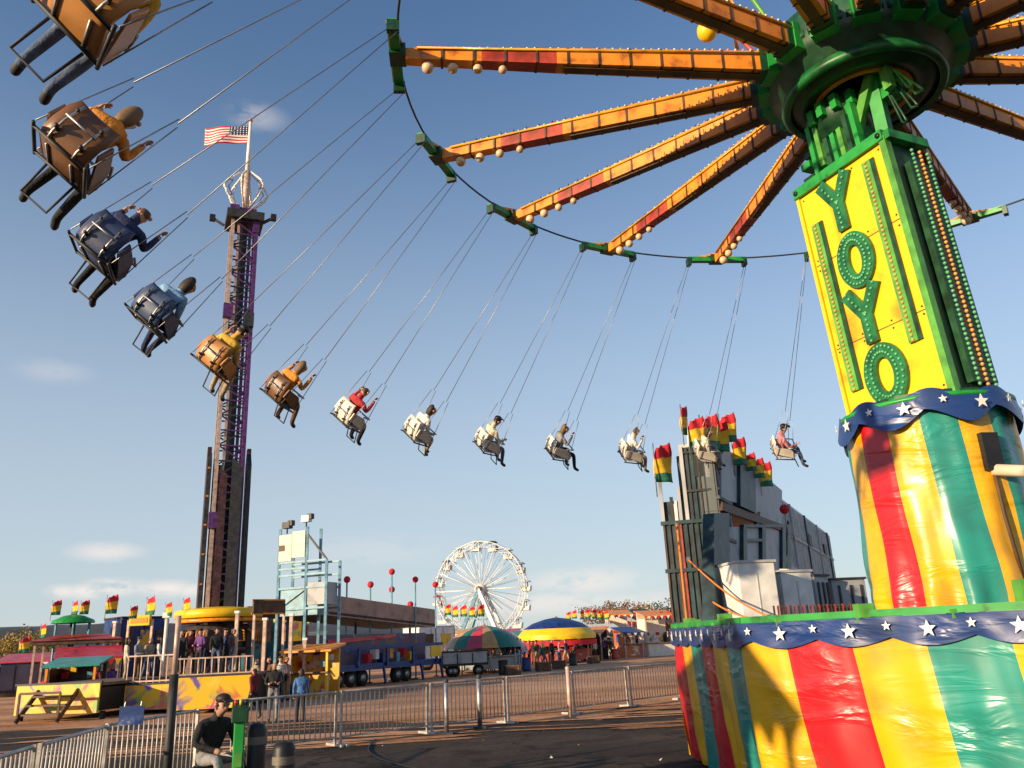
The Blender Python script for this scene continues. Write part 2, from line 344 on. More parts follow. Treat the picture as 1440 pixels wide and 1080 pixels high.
#@@PART2
# ------------------------------------------------------------------ swing ride
YB = V((5.01, 9.80, 0))
ride = thing('swing_ride', YB, 'tall green and yellow spinning swing ride with a lit tower sign and striped canvas skirts', 'swing ride')
nrm_ = V((.0112, -.0187, 1)).normalized(); e1 = V((1, 0, -nrm_.x/nrm_.z)).normalized(); e2 = nrm_.cross(e1)
PH = rad(4.54); RR, RZ = 6.489, 7.593+CH; SR, SZ = 9.517, 4.162+CH
def rp_(a, R, Z): return V((0, 0, CH))+nrm_*(Z-CH)+(e1*math.cos(a)+e2*math.sin(a))*R     # relative to YB

# platform skirt (elongated octagon)
PL = [V(p) for p in ((2.62, 14.75), (2.60, 9.98), (5.75, 6.35), (8.4, 5.6), (9.6, 8.4), (9.6, 13.2), (7.0, 15.6), (3.9, 15.9))]
PL = [V((p.x-YB.x, p.y-YB.y)) for p in PL]
per = []; cum = 0
for a, b in zip(PL, PL[1:]+PL[:1]):
    per.append((a, b, cum, (b-a).length)); cum += (b-a).length
def pp(s):
    s = s % cum
    for a, b, c, l in per:
        if s <= c+l+1e-6:
            p = a.lerp(b, (s-c)/l); d = (b-a)/l; return p, V((d.y, -d.x))*-1
    return PL[0], V((-1, 0))
def outn(s):
    # smoothed outward normal
    v = V((0, 0))
    for k in range(-3, 4):
        p, q = pp(s+k*.06); v += q
    v.normalize(); p, _ = pp(s); c = V((1.0, .9))
    if v.dot(p-c) < 0: v = -v
    return v
SW = .755; NS = int(cum/SW); SW = cum/NS
seq = [RED, YEL, TEAL, RED, YEL, TEAL, YEL, RED, YEL, TEAL, YEL]
def stripe(k):
    return seq[k] if k < len(seq) else [RED, YEL, TEAL, YEL][(k-11) % 4]
SUB = 10
sk = MB()
def skp(i, j):
    u = j/14; z = 1.98-1.93*u
    s_ = i/SUB*SW + .17*u - .12                                  # canvas hangs a little askew
    p, _ = pp(s_); nn = outn(s_)
    d = .02+.035*u*math.sin(i*2*PI/SUB*1.5+1.3*math.sin(i*.13))+.05*u*mnoise.noise(V((i*.17, z*1.1, 2)))+.03*mnoise.noise(V((i*.5, z*3, 9)))*u - .10*u*u
    if i % SUB == 0: d -= .018
    q = p+nn*d
    return (q.x, q.y, z)
sk.grid(skp, NS*SUB, 14, lambda i, j: stripe(i//SUB))
sk.build('platform_skirt', ride)
# starry scalloped valance
def star(mb, c, nv, r, m, up=V((0, 0, 1))):
    nv = nv.normalized(); sd = up.cross(nv).normalized(); u = nv.cross(sd)
    pts = []
    for k in range(10):
        a = PI/2+k*PI/5; q = r if k % 2 == 0 else r*.42
        pts.append(c+sd*math.cos(a)*q+u*math.sin(a)*q)
    mb.prism(pts, nv*.006, m)
va = MB(); SC = .80; NV = int(cum/SC); SC = cum/NV
def vap(i, j):
    s_ = i/12*SC; p, _ = pp(s_); nn = outn(s_)
    drop = .20+.085*abs(math.sin(PI*i/12)); u = j/5
    z = 2.06-drop*u; d = .075+.02*math.sin(i*.52)*u+.018*mnoise.noise(V((i*.3, u*2, 5)))
    q = p+nn*d; return (q.x, q.y, z)
va.grid(vap, NV*12, 5, lambda i, j: NAVY)
for k in range(NV):
    s_ = (k+.5)*SC; p, _ = pp(s_); nn = outn(s_); c = V((p.x+nn.x*.115, p.y+nn.y*.115, 1.93))
    star(va, c, V((nn.x, nn.y, 0)), .085, STAR)
    s_ = k*SC; p, _ = pp(s_); nn = outn(s_); c = V((p.x+nn.x*.11, p.y+nn.y*.11, 1.97))
    star(va, c, V((nn.x, nn.y, 0)), .05, STAR)
va.build('star_valance', ride)
dk = MB(); dk.prism([(p.x*.985, p.y*.985, 1.96) for p in PL], (0, 0, .07), DGREEN) if False else dk.add([(p.x, p.y, 2.02) for p in PL]+[(p.x, p.y, 1.94) for p in PL], [tuple(range(7, -1, -1)), tuple(range(8, 16))]+[(i, (i+1) % 8, 8+(i+1) % 8, 8+i) for i in range(8)], DGREEN)
dk.build('deck', ride)
rl = MB()
for a, b, c, l in per:
    A = V((a.x, a.y, 2.10)); B = V((b.x, b.y, 2.10)); rl.beam(A, B, .10, .07, GREEN)
    k = max(2, int(l/.9))
    for i in range(k):
        q = A.lerp(B, (i+.5)/k); rl.box(q+V((0, 0, -.045)), (.12, .12, .09), LGREEN)
    for i in range(max(1, int(l/2.2))):
        q = A.lerp(B, (i+.62)/max(1, int(l/2.2))); rl.box(q+V((0, 0, .03)), (.16, .16, .14), LGREEN)
rl.build('deck_rim', ride)
# raised rail along the camera side of the deck
p0 = V((4.62-YB.x, 7.72-YB.y, 2.2)); p1 = V((5.75-YB.x, 6.42-YB.y, 2.26))
q = MB(); q.beam(p0, p1, .09, .09, LGREEN); q.box(p0, (.14, .14, .26), LGREEN); q.box(p1, (.12, .12, .3), LGREEN); q.build('side_rail', ride)

# canvas drum round the tower foot
DR = .93; DN = 15; DC = V((.09, -.03, 0))
dseq = [TEAL, YEL, RED, YEL, TEAL, YEL]
drum = MB(); a_view = math.atan2(-YB.y, -YB.x)
def drp(i, j):
    u = j/16; z = 4.36-2.24*u; a = a_view-rad(101)+i*2*PI/(DN*8)*1.0+.13*u
    rr = DR*(1.0+.03*u)+.018*math.sin(i*2*PI/8*1.0)*u+.03*mnoise.noise(V((i*.21, z*1.6, 3)))+.02*math.sin(z*5+i*.2)*u*(.3+u)
    if u > .9: rr += .03*math.sin(i*.8)
    if i % 8 == 0: rr -= .014
    return (rr*math.cos(a)+DC.x, rr*math.sin(a)+DC.y, z)
dcols = [TEAL, YEL, RED, YEL, TEAL, YEL, TEAL, YEL, RED, YEL, TEAL, YEL, RED, YEL, RED]
drum.grid(drp, DN*8, 16, lambda i, j: dcols[(i//8) % DN])
drum.build('tower_skirt', ride)
dv = MB()
def dvp(i, j):
    u = j/5; a = a_view-PI+i*2*PI/96; dr = .24+.10*abs(math.sin(i*PI/12))
    z = 4.44-dr*u+.05*math.sin(i*PI/6+1); rr = DR+.05+.05*abs(math.sin(i*PI/12+.4))*u+.02*u
    return (rr*math.cos(a)+DC.x, rr*math.sin(a)+DC.y, z+.04)
dv.grid(dvp, 96, 5, lambda i, j: NAVY)
for k in range(16):
    a = a_view-PI+(k+.5)*2*PI/16; z = 4.30+.05*math.sin((k+.5)*PI+1)
    n_ = V((math.cos(a), math.sin(a), 0)); star(dv, n_*(DR+.115)+DC+V((0, 0, z+.04)), n_, .085 if k % 2 else .05, STAR)
dv.lathe([(.3, 4.40), (DR+.06, 4.41), (DR+.06, 4.46), (.3, 4.47)], GREEN, 40, DC)
for k in range(8):
    a = a_view-2.2+k*.62; dv.beam(DC+V((math.cos(a)*(DR-.1), math.sin(a)*(DR-.1), 4.50)), DC+V((math.cos(a+.5)*(DR-.1), math.sin(a+.5)*(DR-.1), 4.50)), .06, .06, DGREEN)
dv.build('drum_valance', ride)
# slot in the drum with its hydraulic arm
arm_a = a_view+.62
ps = DC+V((math.cos(arm_a)*(DR+.02), math.sin(arm_a)*(DR+.02), 3.55))
q = MB(); q.box(ps+V((0, 0, .2)), (.12, .2, .42), BLACK, Matrix.Rotation(arm_a, 3, 'Z'))
q.tube([ps, ps+V((.55, -.75, -.22))], .065, CREAMP, 12); q.tube([ps+V((.4, -.55, -.16)), ps+V((1.1, -1.5, -.44))], .085, LGREEN, 12)
q.tube([ps+V((0, 0, -.02)), ps+V((.0, -.02, -.5)), ps+V((.06, .0, -1.2))], .02, BROWN); q.build('hydraulic_arm', ride)

# tower with the sign
TU = V((-.055, .012, 1)).normalized()                    # the tower leans a little
FN = V((-.893, -.45, 0)).normalized(); FD = V((.45, -.893, 0)).normalized()
FN = (FN-TU*FN.dot(TU)).normalized(); FD = TU.cross(FN)*1.0
if FD.x < 0: FD = -FD
TO = V((.05, -.02, 0))                                  # centre of the tower at sign foot height
def tp(a, n, z):                                        # along the face, outward, up
    return V((TO.x, TO.y, 4.42))+FD*a+FN*n+TU*(z-4.42)
HW, HD = .74, .33; ZB, ZT = 4.45, 7.92
q = MB(); R3 = Matrix((FD, FN, TU)).transposed()
q.box(tp(0, 0, (ZB+ZT)/2), (HW*2-.02, HD*2-.02, ZT-ZB), DGREEN, R3); q.build('tower', ride)
q = MB(); q.box(tp(0, HD+.012, (ZB+ZT)/2), (HW*2-.06, .03, ZT-ZB-.06), SIGNY, R3); panel = q.build('sign_panel', ride)
q = MB()
for z in (5.55, 6.78): q.box(tp(0, HD+.0285, z), (HW*2-.08, .006, .012), BROWN, R3)
for z in (4.6, 5.5, 5.6, 6.7, 6.85, 7.8):
    for a_ in (-.66, -.25, .2, .64): q.tube([tp(a_, HD+.026, z), tp(a_, HD+.034, z)], .014, DARK, 6)
q.build('panel_seam', panel)
q = MB()
q.box(tp(0, HD+.02, ZT+.02), (HW*2+.06, .14, .14), GREEN, R3)
q.box(tp(HW+.0, HD+.015, (ZB+ZT)/2), (.09, .11, ZT-ZB), LGREEN, R3)
q.box(tp(-HW-.0, HD+.015, (ZB+ZT)/2), (.05, .08, ZT-ZB), SIGNY, R3)
q.box(tp(HW+.06, 0, ZT), (.10, HD*2+.1, .12), GREEN, R3)
for k, (aa, zz) in enumerate(((-HW+.03, ZT+.02), (HW-.02, ZT+.02))): q.tube([tp(aa, HD+.09, zz), tp(aa, HD+.11, zz)], .035, BLACK, 8)
q.build('sign_frame', ride)
# letters
def on(a, z, n=0.03): return tp(a, HD+n, z)
def bar2(mb, a0, z0, a1, z1, wd, m, bulbs, bm, sp=.075, dep=.055):
    p, q_ = on(a0, z0, .03+dep/2), on(a1, z1, .03+dep/2)
    mb.beam(p, q_, dep, wd, m, up=(q_-p).normalized().cross(FN))
    L_ = (q_-p).length; k = int(L_/sp)
    for i in range(k+1):
        c = p.lerp(q_, (i+.3)/(k+.6)); mb.ball(c+FN*(dep/2+.008), .021, bm, 6, 4)
def letterO(mb, a, z, ra, rz, wd, dep=.055):
    n = 30
    for k in range(n):
        t0, t1 = 2*PI*k/n, 2*PI*(k+1)/n
        def pt(t, s, d): return on(a+math.cos(t)*(ra+s), z+math.sin(t)*(rz+s), .03+d)
        w2 = wd/2
        P = [pt(t0, -w2, 0), pt(t0, w2, 0), pt(t1, w2, 0), pt(t1, -w2, 0)]; Q = [pt(t0, -w2, dep), pt(t0, w2, dep), pt(t1, w2, dep), pt(t1, -w2, dep)]
        mb.add(P+Q, [(0, 1, 2, 3), (7, 6, 5, 4), (1, 5, 6, 2), (0, 3, 7, 4)], LETG)
        mb.ball(pt(t0, -.03, dep+.008), .02, GBULB, 6, 4); mb.ball(pt((t0+t1)/2, .045, dep+.008), .02, GBULB, 6, 4)
def letterY(mb, a, z, w_, h_):
    bar2(mb, a, z-h_/2, a, z+.02, .18, LETG, 1, GBULB); bar2(mb, a, z, a-w_/2, z+h_/2, .18, LETG, 1, GBULB, dep=.057); bar2(mb, a, z, a+w_/2, z+h_/2, .17, LETG, 1, GBULB, dep=.053)
LETG = mat('letter_green', (.010, .15, .045), .4, var=.35, vs=6)
lt = MB()
letterY(lt, -.10, 7.43, .44, .78); letterO(lt, -.05, 6.57, .19, .30, .185); letterY(lt, -.10, 5.80, .46, .76); letterO(lt, -.04, 4.97, .215, .32, .19)
lt.build('lettering', panel)
bs = MB()
for a_ in (-.54, .44):
    z0, z1 = (4.92, 7.36) if a_ < 0 else (5.22, 7.74)
    bar2(bs, a_, z0, a_, z1, .13, LGREEN, 1, OBULB, sp=.062, dep=.04); 
    p = on(a_+.085, z0, .045); q_ = on(a_+.085, z1, .045); bs.beam(p, q_, .03, .06, DGREEN, up=FD)
bs.build('bulb_strip', panel)
# the narrow side with its bulb strips
q = MB()
for dn in (-.2, -.05, .1):
    for k in range(52):
        z = ZB+.12+k*.062
        q.ball(tp(HW+.105, dn-.09, z), .024, OBULB if dn == -.05 else GBULB, 6, 4)
q.box(tp(HW+.05, -.14, (ZB+ZT)/2-.1), (.08, .46, ZT-ZB-.5), DGREEN, R3)
q.build('side_light_panel', ride)
# neck: jacks, gearbox and hoses between tower and hub
nk = MB(); HZ = 9.15
nk.box(tp(0, 0, 8.35), (.62, .5, .85), GREEN, R3)
for k in range(7): nk.box(tp(-.36+k*.12, .26, 8.40+.12*math.sin(k*2.1)), (.07, .12, .75+.12*math.cos(k*1.7)), [GREEN, LGREEN, DGREEN][k % 3], R3)
nk.beam(tp(.1, .2, 8.0), tp(.66, .1, 9.05), .11, .12, LGREEN); nk.beam(tp(.55, 0, 8.0), tp(.60, 0, 9.1), .16, .16, GREEN)
nk.beam(tp(-.5, .1, 8.0), tp(-.36, .1, 8.75), .12, .12, GREEN); nk.beam(tp(-.62, .15, 7.98), tp(-.3, .2, 8.25), .1, .1, LGREEN)
nk.box(tp(-.54, .2, 8.1), (.2, .16, .1), DGREEN, R3); nk.box(tp(-.54, .2, 8.32), (.16, .2, .1), GREEN, R3); nk.box(tp(-.5, .1, 8.52), (.2, .2, .09), DGREEN, R3)
nk.box(tp(.72, -.1, 8.85), (.22, .26, .42), GREEN, R3); nk.box(tp(.86, .1, 8.9), (.12, .1, .5), LGREEN, R3)
nk.tube([tp(0, 0, 8.5), tp(0, 0, 9.3)], .36, DGREEN, 20)
for k in range(12):
    a = k*PI/6; nk.box(tp(.4*math.cos(a), .4*math.sin(a), 8.86), (.1, .1, .22), GREEN, R3)
nk.build('tower_neck', ride)
hs = MB()
for k, (x0, dx, dz) in enumerate(((.78, .28, .75), (.86, .34, .62), (.7, .2, .9), (.9, .22, .5))):
    pts = [tp(x0+dx*math.sin(PI*t/10)*(.7 if t < 5 else 1), -.05+.03*k, 9.02-dz*math.sin(PI*t/10)) if t < 10 else tp(x0-.25, -.05, 8.9) for t in range(11)]
    hs.tube(pts, .016, LGREEN if k % 2 else DGREEN, 6)
hs.build('hose', ride)
# hub
NT = V((0, 0, 0)); hub = MB()
ho = rp_(0, 0, 9.0)
hub.lathe([(.36, .18), (.62, .12), (.66, 0), (.84, -.03), (.90, .02), (1.02, .05), (1.05, .16), (1.22, .30), (1.26, .42), (1.26, .80), (1.2, .95), (.9, 1.15), (.35, 1.5), (.01, 1.5)], DGREEN, 48, ho)
hub.build('hub', ride)
q = MB(); q.lathe([(.97, .0), (1.05, -.03), (1.09, .03), (1.07, .12), (1.0, .10)], HGREEN, 48, ho); q.lathe([(.58, -.01), (.64, -.03), (.66, .03), (.6, .04)], ORANGE, 40, ho)
q.build('hub_ring', ride)
# sixteen sweeps
LAMPG = mat('lamp_globe', (.75, .52, .30), .3, var=.15)
for k in range(16):
    a = PH+k*PI/8; d = rp_(a, 1, RZ)-rp_(a, 0, RZ)
    p0, p1 = rp_(a, 1.22, 9.50), rp_(a, 6.36, RZ-.03)
    if k == 0:
        L_ = (p1-p0).length
        m = MB()
        m.beam((0, 0, 0), (0, L_*.60, 0), .27, .31, ORANGE, w2=.21, h2=.25)
        m.beam((0, L_*.60, 0), (0, L_*.80, 0), .209, .249, RUST, w2=.18, h2=.21)
        m.beam((0, L_*.80, 0), (0, L_, 0), .179, .209, ORANGE, w2=.15, h2=.17)
        m.beam((0, .05, -.165), (0, L_*.58, -.14), .12, .03, BROWN)
        for sx in (-1, 1): m.tube([(sx*.15, .1, .1), (sx*.10, L_*.97, .07)], .018, YEL, 6)
        for i in range(11):
            y = .35+i*.43; m.beam((-.13, y, -.12), (-.13+.26*(i % 2), y+.2, .14), .03, .03, DARK) if i < 0 else m.box((0, y, 0), (.283-.0075*i, .03, .322-.0115*i), BROWN)
        arm_mesh = m
        b = arm_mesh
        for i in range(44):
            y = .25+i*(L_-.5)/43; ww = .12-.05*i/43; hh = .155-.075*i/43
            for sx in (-1, 1): b.ball((sx*ww, y, hh+.02), .019, [BULB, RBULB, BULB][i % 3] if i > 20 else [OBULB, BULB][i % 2], 6, 4)
            if i % 2 == 0: b.tube([(0, y, hh), (0, y, hh+.12)], .009, BLACK, 4)
        bulb_mesh = b
        lms = []
        for i in range(4):
            lm = MB(); y = L_-.3-i*.34; lm.ball((0, y, -.17), .085-.008*i, LAMPG, 10, 8); lm.tube([(0, y, -.12), (0, y, 0)], .05, BROWN, 8); lms.append(lm)
        so_ = MB(); so_.box((0, -.02, .0), (.34, .34, .40), GREEN); so_.box((0, .2, 0), (.30, .10, .36), DGREEN); so_.tube([(-.22, 0, 0), (.22, 0, 0)], .06, DGREEN, 10)
        arm = arm_mesh.build('sweep', ride); lamps = [lm.build('lamp', arm) for lm in lms]; sock = so_.build('arm_socket', arm)
    else:
        arm = arm.copy(); col.objects.link(arm); arm.parent = ride
        for c_ in (*lamps, sock):
            e = c_.copy(); col.objects.link(e); e.parent = arm
    yv = (p1-p0).normalized(); xv = yv.cross(V((0, 0, 1))).normalized(); zv = xv.cross(yv)
    arm.matrix_local = Matrix(((xv.x, yv.x, zv.x, p0.x), (xv.y, yv.y, zv.y, p0.y), (xv.z, yv.z, zv.z, p0.z), (0, 0, 0, 1)))
# tip bars and ring cable
tb0 = None
for k in range(16):
    a = PH+k*PI/8
    if tb0 is None:
        m = MB(); m.beam((-.64, 0, 0), (.64, 0, 0), .13, .10, GREEN); m.box((0, -.02, 0), (.3, .22, .16), DGREEN)
        for sx in (-1, 1): m.box((sx*.62, 0, -.06), (.08, .16, .16), DGREEN); m.beam((0, -.1, .1), (sx*.5, 0, .03), .04, .04, ORANGE)
        m.beam((-.6, .08, .03), (.6, .08, .03), .02, .05, ORANGE)
        tb = tb0 = m.build('tip_bar', ride)
    else:
        tb = tb0.copy(); col.objects.link(tb); tb.parent = ride
    c = rp_(a, RR, RZ); yv = (c-rp_(a, 0, RZ)).normalized(); xv = yv.cross(nrm_).normalized()
    tb.matrix_local = Matrix(((xv.x, yv.x, nrm_.x, c.x), (xv.y, yv.y, nrm_.y, c.y), (xv.z, yv.z, nrm_.z, c.z), (0, 0, 0, 1)))
q = MB(); q.tube([rp_(2*PI*k/128, RR-.03, RZ+.02) for k in range(128)], .017, DARK, 6, True); q.build('ring_cable', ride)
# lamp on the hub
fl = rp_(rad(172), 2.0, 10.45); q = MB()
q.ball(fl, .15, SIGNY, 12, 8, (1, 1, 1.15)); q.tube([fl, fl+V((.42, .0, .02))], .05, OBULB, 8); q.tube([fl+V((.4, 0, -.35)), fl+V((.42, 0, .6)), fl+V((.9, .1, .9))], .035, ORANGE, 8); q.tube([fl+V((.42, 0, -.1)), fl+V((.7, .0, -.5)), fl+V((.95, 0, -.6))], .03, RUST, 8)
q.tube([fl+V((1.2, 0, -.5)), fl+V((.85, .1, .5)), fl+V((.55, .1, 1.2))], .035, LGREEN, 8)
q.build('hub_lamp', ride)

# ------------------------------------------------------------------ people
def skinned(name, verts, edges, root=0, sub=1):
    """verts: (x,y,z,rx,ry)"""
    bm = bmesh.new(); lay = bm.verts.layers.skin.verify(); bv = []
    for i, v in enumerate(verts):
        b = bm.verts.new(v[:3]); b[lay].radius = (v[3], v[4] if len(v) > 4 else v[3]); b[lay].use_root = (i == root); bv.append(b)
    for a, b in edges: bm.edges.new((bv[a], bv[b]))
    me = bpy.data.meshes.new(name); bm.to_mesh(me); bm.free()
    o = bpy.data.objects.new(name, me); col.objects.link(o)
    m = o.modifiers.new('skin', 'SKIN'); m.use_smooth_shade = True
    if sub: s_ = o.modifiers.new('sub', 'SUBSURF'); s_.levels = sub; s_.render_levels = sub
    dg = bpy.context.evaluated_depsgraph_get(); ev = o.evaluated_get(dg); res = bpy.data.meshes.new_from_object(ev)
    bpy.data.objects.remove(o); bpy.data.meshes.remove(me)
    return res
def person_mesh(name, P, sub=1, fingers=False, long_hair=False, cap=False):
    """P: joint positions. Returns a mesh with slots skin, top, trousers, shoe, hair"""
    J = ['pel', 'wai', 'che', 'nb', 'nk', 'jaw', 'hm', 'ht', 'hipL', 'kneeL', 'ankL', 'toeL', 'hipR', 'kneeR', 'ankR', 'toeR', 'shL', 'elL', 'wrL', 'haL', 'shR', 'elR', 'wrR', 'haR', 'nose']
    Rr = dict(pel=(.14, .11), wai=(.135, .10), che=(.17, .125), nb=(.085, .075), nk=(.055, .055), jaw=(.07, .075), hm=(.082, .098), ht=(.06, .07), hip=(.09,), knee=(.062,), ank=(.045,), toe=(.042,), sh=(.07,), el=(.05,), wr=(.036,), ha=(.042, .025), nose=(.016,))
    vs = []
    for j in J:
        k = j if j in Rr else j[:-1]
        r_ = Rr[k]; p = P[j]; vs.append((*p, r_[0], r_[-1]))
    ix = {j: i for i, j in enumerate(J)}
    E_ = [('pel', 'wai', 1), ('wai', 'che', 1), ('che', 'nb', 1), ('nb', 'nk', 0), ('nk', 'jaw', 0), ('jaw', 'hm', 0), ('hm', 'ht', 4), ('jaw', 'nose', 0)]
    for s_ in 'LR':
        E_ += [('pel', 'hip'+s_, 2), ('hip'+s_, 'knee'+s_, 2), ('knee'+s_, 'ank'+s_, 2), ('ank'+s_, 'toe'+s_, 3), ('che', 'sh'+s_, 1), ('sh'+s_, 'el'+s_, 1), ('el'+s_, 'wr'+s_, 1), ('wr'+s_, 'ha'+s_, 0)]
    me = skinned(name, vs, [(ix[a], ix[b]) for a, b, c in E_], 0, sub)
    for m in (SKIN, BLACK, BLUE, SHOE, HAIR): me.materials.append(m)
    seg = [(V(P[a]), V(P[b]), c, (vs[ix[a]][3]+vs[ix[b]][3])/2) for a, b, c in E_]
    hm = V(P['hm']); up = (V(P['ht'])-V(P['nk'])).normalized(); fwd = (V(P['nose'])-V(P['jaw'])); fwd = (fwd-up*fwd.dot(up)).normalized()
    for f in me.polygons:
        c = f.center; best = None
        for a, b, k, r_ in seg:
            ab = b-a; t = max(0, min(1, (c-a).dot(ab)/max(1e-9, ab.length_squared))); d = (c-(a+ab*t)).length-r_
            if best is None or d < best[0]: best = (d, k)
        k = best[1]
        rel = c-hm
        if k in (0, 4) and rel.length < .22 and (c-V(P['nk'])).dot(up) > .03:
            k = 4 if (rel.dot(up) > .035 or (rel.dot(fwd) < -.01 and rel.dot(up) > -.07)) else 0
        f.material_index = k
    # ears, eyes, fingers joined into the same mesh
    ex = MB(); sdv = fwd.cross(up)
    for s_ in (-1, 1):
        ex.ball(hm+sdv*(s_*.088)-up*.02, .026, SKIN, 6, 5, (1, 1, 1)); ex.ball(hm+sdv*(s_*.034)+fwd*.088-up*.012, .008, BLACK, 6, 4)
    ex.beam(hm+fwd*.086-up*.075-sdv*.022, hm+fwd*.086-up*.075+sdv*.022, .008, .008, RUST)
    if cap:
        ex.ball(hm+up*.05, .098, BLACK, 12, 8, (.96, 1.06, .66)); ex.beam(hm+up*.062+fwd*.08, hm+up*.05+fwd*.17, .13, .012, BLACK)
    if long_hair: ex.ball(hm-fwd*.045-up*.06, .10, HAIR, 10, 8, (.95, .7, 1.6))
    if fingers:
        for s_ in 'LR':
            wv = V(P['wr'+s_]); h_ = V(P['ha'+s_]); d = (h_-wv).normalized(); sw = d.cross(V((0, 0, 1)))
            if sw.length < .3: sw = V((0, 1, 0))
            sw.normalize(); nn = sw.cross(d)
            for i, ln in enumerate((.062, .074, .07, .055)):
                b0 = h_+d*.025+sw*(-.027+.018*i); ex.tube([b0, b0+d*ln*.45+nn*.006, b0+d*ln*.78+nn*.02, b0+d*ln*.9+nn*.036], [.0095, .009, .008, .006], SKIN, 6)
            b0 = wv+d*.03-sw*.03; ex.tube([b0, b0+d*.03-sw*.026+nn*.01, b0+d*.058-sw*.03+nn*.02], [.011, .010, .007], SKIN, 6)
    o2 = ex.build('x'); bm = bmesh.new(); bm.from_mesh(me); slot = {m.name: i for i, m in enumerate(me.materials)}
    me2 = o2.data; mp = {i: slot.get(m.name, 4) for i, m in enumerate(me2.materials)}
    if RUST.name not in slot: mp = {i: (0 if m.name == RUST.name else (4 if m.name == BLACK.name else slot.get(m.name, 4))) for i, m in enumerate(me2.materials)}
    for p_ in me2.polygons: p_.material_index = mp[p_.material_index]
    bm.from_mesh(me2); bm.to_mesh(me); bm.free(); bpy.data.objects.remove(o2)
    return me
def stand_pose(walk=0, armsfwd=0):
    P = dict(pel=(0, 0, .97), wai=(0, 0, 1.10), che=(0, -.01, 1.30), nb=(0, -.02, 1.45), nk=(0, -.01, 1.52), jaw=(0, .02, 1.585), hm=(0, .01, 1.665), ht=(0, .0, 1.71), nose=(0, .115, 1.63))
    for s_, x, k in (('L', -1, 1), ('R', 1, -1)):
        f = walk*k
        P['hip'+s_] = (x*.10, 0, .90); P['knee'+s_] = (x*.105, .03+f*.16, .50); P['ank'+s_] = (x*.11, f*.26-.02, .085+(.05 if f < 0 else 0)); P['toe'+s_] = (x*.12, f*.26+.13, .045+(.0 if f >= 0 else .0))
        P['sh'+s_] = (x*.19, -.015, 1.40); P['el'+s_] = (x*.245, -.02-f*.10, 1.13)
        P['wr'+s_] = (x*.25, .06-f*.2, .90); P['ha'+s_] = (x*.245, .09-f*.22, .83)
        if armsfwd: P['el'+s_] = (x*.25, .02, 1.13); P['wr'+s_] = (x*.17, .24, 1.10); P['ha'+s_] = (x*.10, .28, 1.12)
    return P
def sit_pose(ride_=False):
    P = dict(pel=(0, 0, .10), wai=(0, -.02, .24), che=(0, -.03, .44), nb=(0, -.03, .59), nk=(0, -.01, .66), jaw=(0, .02, .725), hm=(0, .01, .805), ht=(0, .0, .85), nose=(0, .115, .77))
    for s_, x in (('L', -1), ('R', 1)):
        P['hip'+s_] = (x*.10, .04, .09); P['knee'+s_] = (x*.14, .44, .12); P['ank'+s_] = (x*.13, .52, -.30); P['toe'+s_] = (x*.14, .66, -.35)
        P['sh'+s_] = (x*.19, -.03, .54); P['el'+s_] = (x*.26, .05, .29); P['wr'+s_] = (x*.20, .28, .25); P['ha'+s_] = (x*.16, .34, .24)
        if ride_: P['el'+s_] = (x*.31, .06, .42); P['wr'+s_] = (x*.27, .12, .66); P['ha'+s_] = (x*.265, .12, .73)
    return P
CLO = {}
def cloth(n):
    base = dict(orange=(.72, .26, .03), mustard=(.60, .36, .04), red=(.45, .03, .03), black=(.014, .014, .016), navy=(.02, .03, .09), grey=(.25, .25, .26), white=(.75, .73, .70), blue=(.06, .17, .42), sky=(.20, .36, .55), green=(.04, .16, .06), brown=(.13, .07, .04), jeans=(.09, .13, .22), khaki=(.36, .29, .19), pink=(.62, .24, .27), maroon=(.16, .02, .03), purple=(.14, .05, .22), teal=(.03, .22, .22), cream=(.66, .58, .45), pale=(.34, .40, .48))
    if n not in CLO: CLO[n] = mat('cloth_'+n, base[n], .85, var=.28, vs=6, bump=.55, bs=11)
    return CLO[n]
def person(me, loc, rz, top, pants, label, group=None, sc=1, hair=None, mw=None):
    o = bpy.data.objects.new('person', me); col.objects.link(o)
    if mw is not None: o.matrix_world = mw
    else: o.location = loc; o.rotation_euler = (0, 0, rz); o.scale = (sc,)*3
    for i, m in ((1, cloth(top)), (2, cloth(pants))):
        o.material_slots[i].link = 'OBJECT'; o.material_slots[i].material = m
    if hair: o.material_slots[4].link = 'OBJECT'; o.material_slots[4].material = hair
    return tag(o, label, 'person', group)

# ------------------------------------------------------------------ flying chairs and their riders
def rider_pose(v):
    P = sit_pose(v != 1)
    rr = random.Random(v*17+3)
    tw = rr.uniform(-.05, .05); ln = rr.uniform(-.04, .06)
    for k_ in ('che', 'nb', 'nk', 'jaw', 'hm', 'ht', 'nose'): x_, y_, z_ = P[k_]; P[k_] = (x_+tw*(1 if k_ != 'che' else .4), y_+ln, z_)
    P['nose'] = (P['nose'][0]+rr.uniform(-.05, .05), *P['nose'][1:])
    for s_, q_ in (('L', rr.uniform(-.12, .12)), ('R', rr.uniform(-.12, .12))):
        for k_, m_ in (('knee', .2), ('ank', 1), ('toe', 1.1)): x_, y_, z_ = P[k_+s_]; P[k_+s_] = (x_+q_*.5*m_, y_+q_*m_, z_+abs(q_)*.4*m_)
    if v == 2: P['elR'] = (.24, .12, .30); P['wrR'] = (.15, .32, .34); P['haR'] = (.12, .38, .35)
    return P
RIDERS = [person_mesh('rider', rider_pose(v), 1, True, long_hair=(v in (1, 3)), cap=(v == 2)) for v in range(4)]
HAIRS = [HAIR, mat('brown_hair', (.10, .05, .025), .6), mat('fair_hair', (.17, .10, .045), .6), mat('black_hair', (.012, .011, .011), .5)]
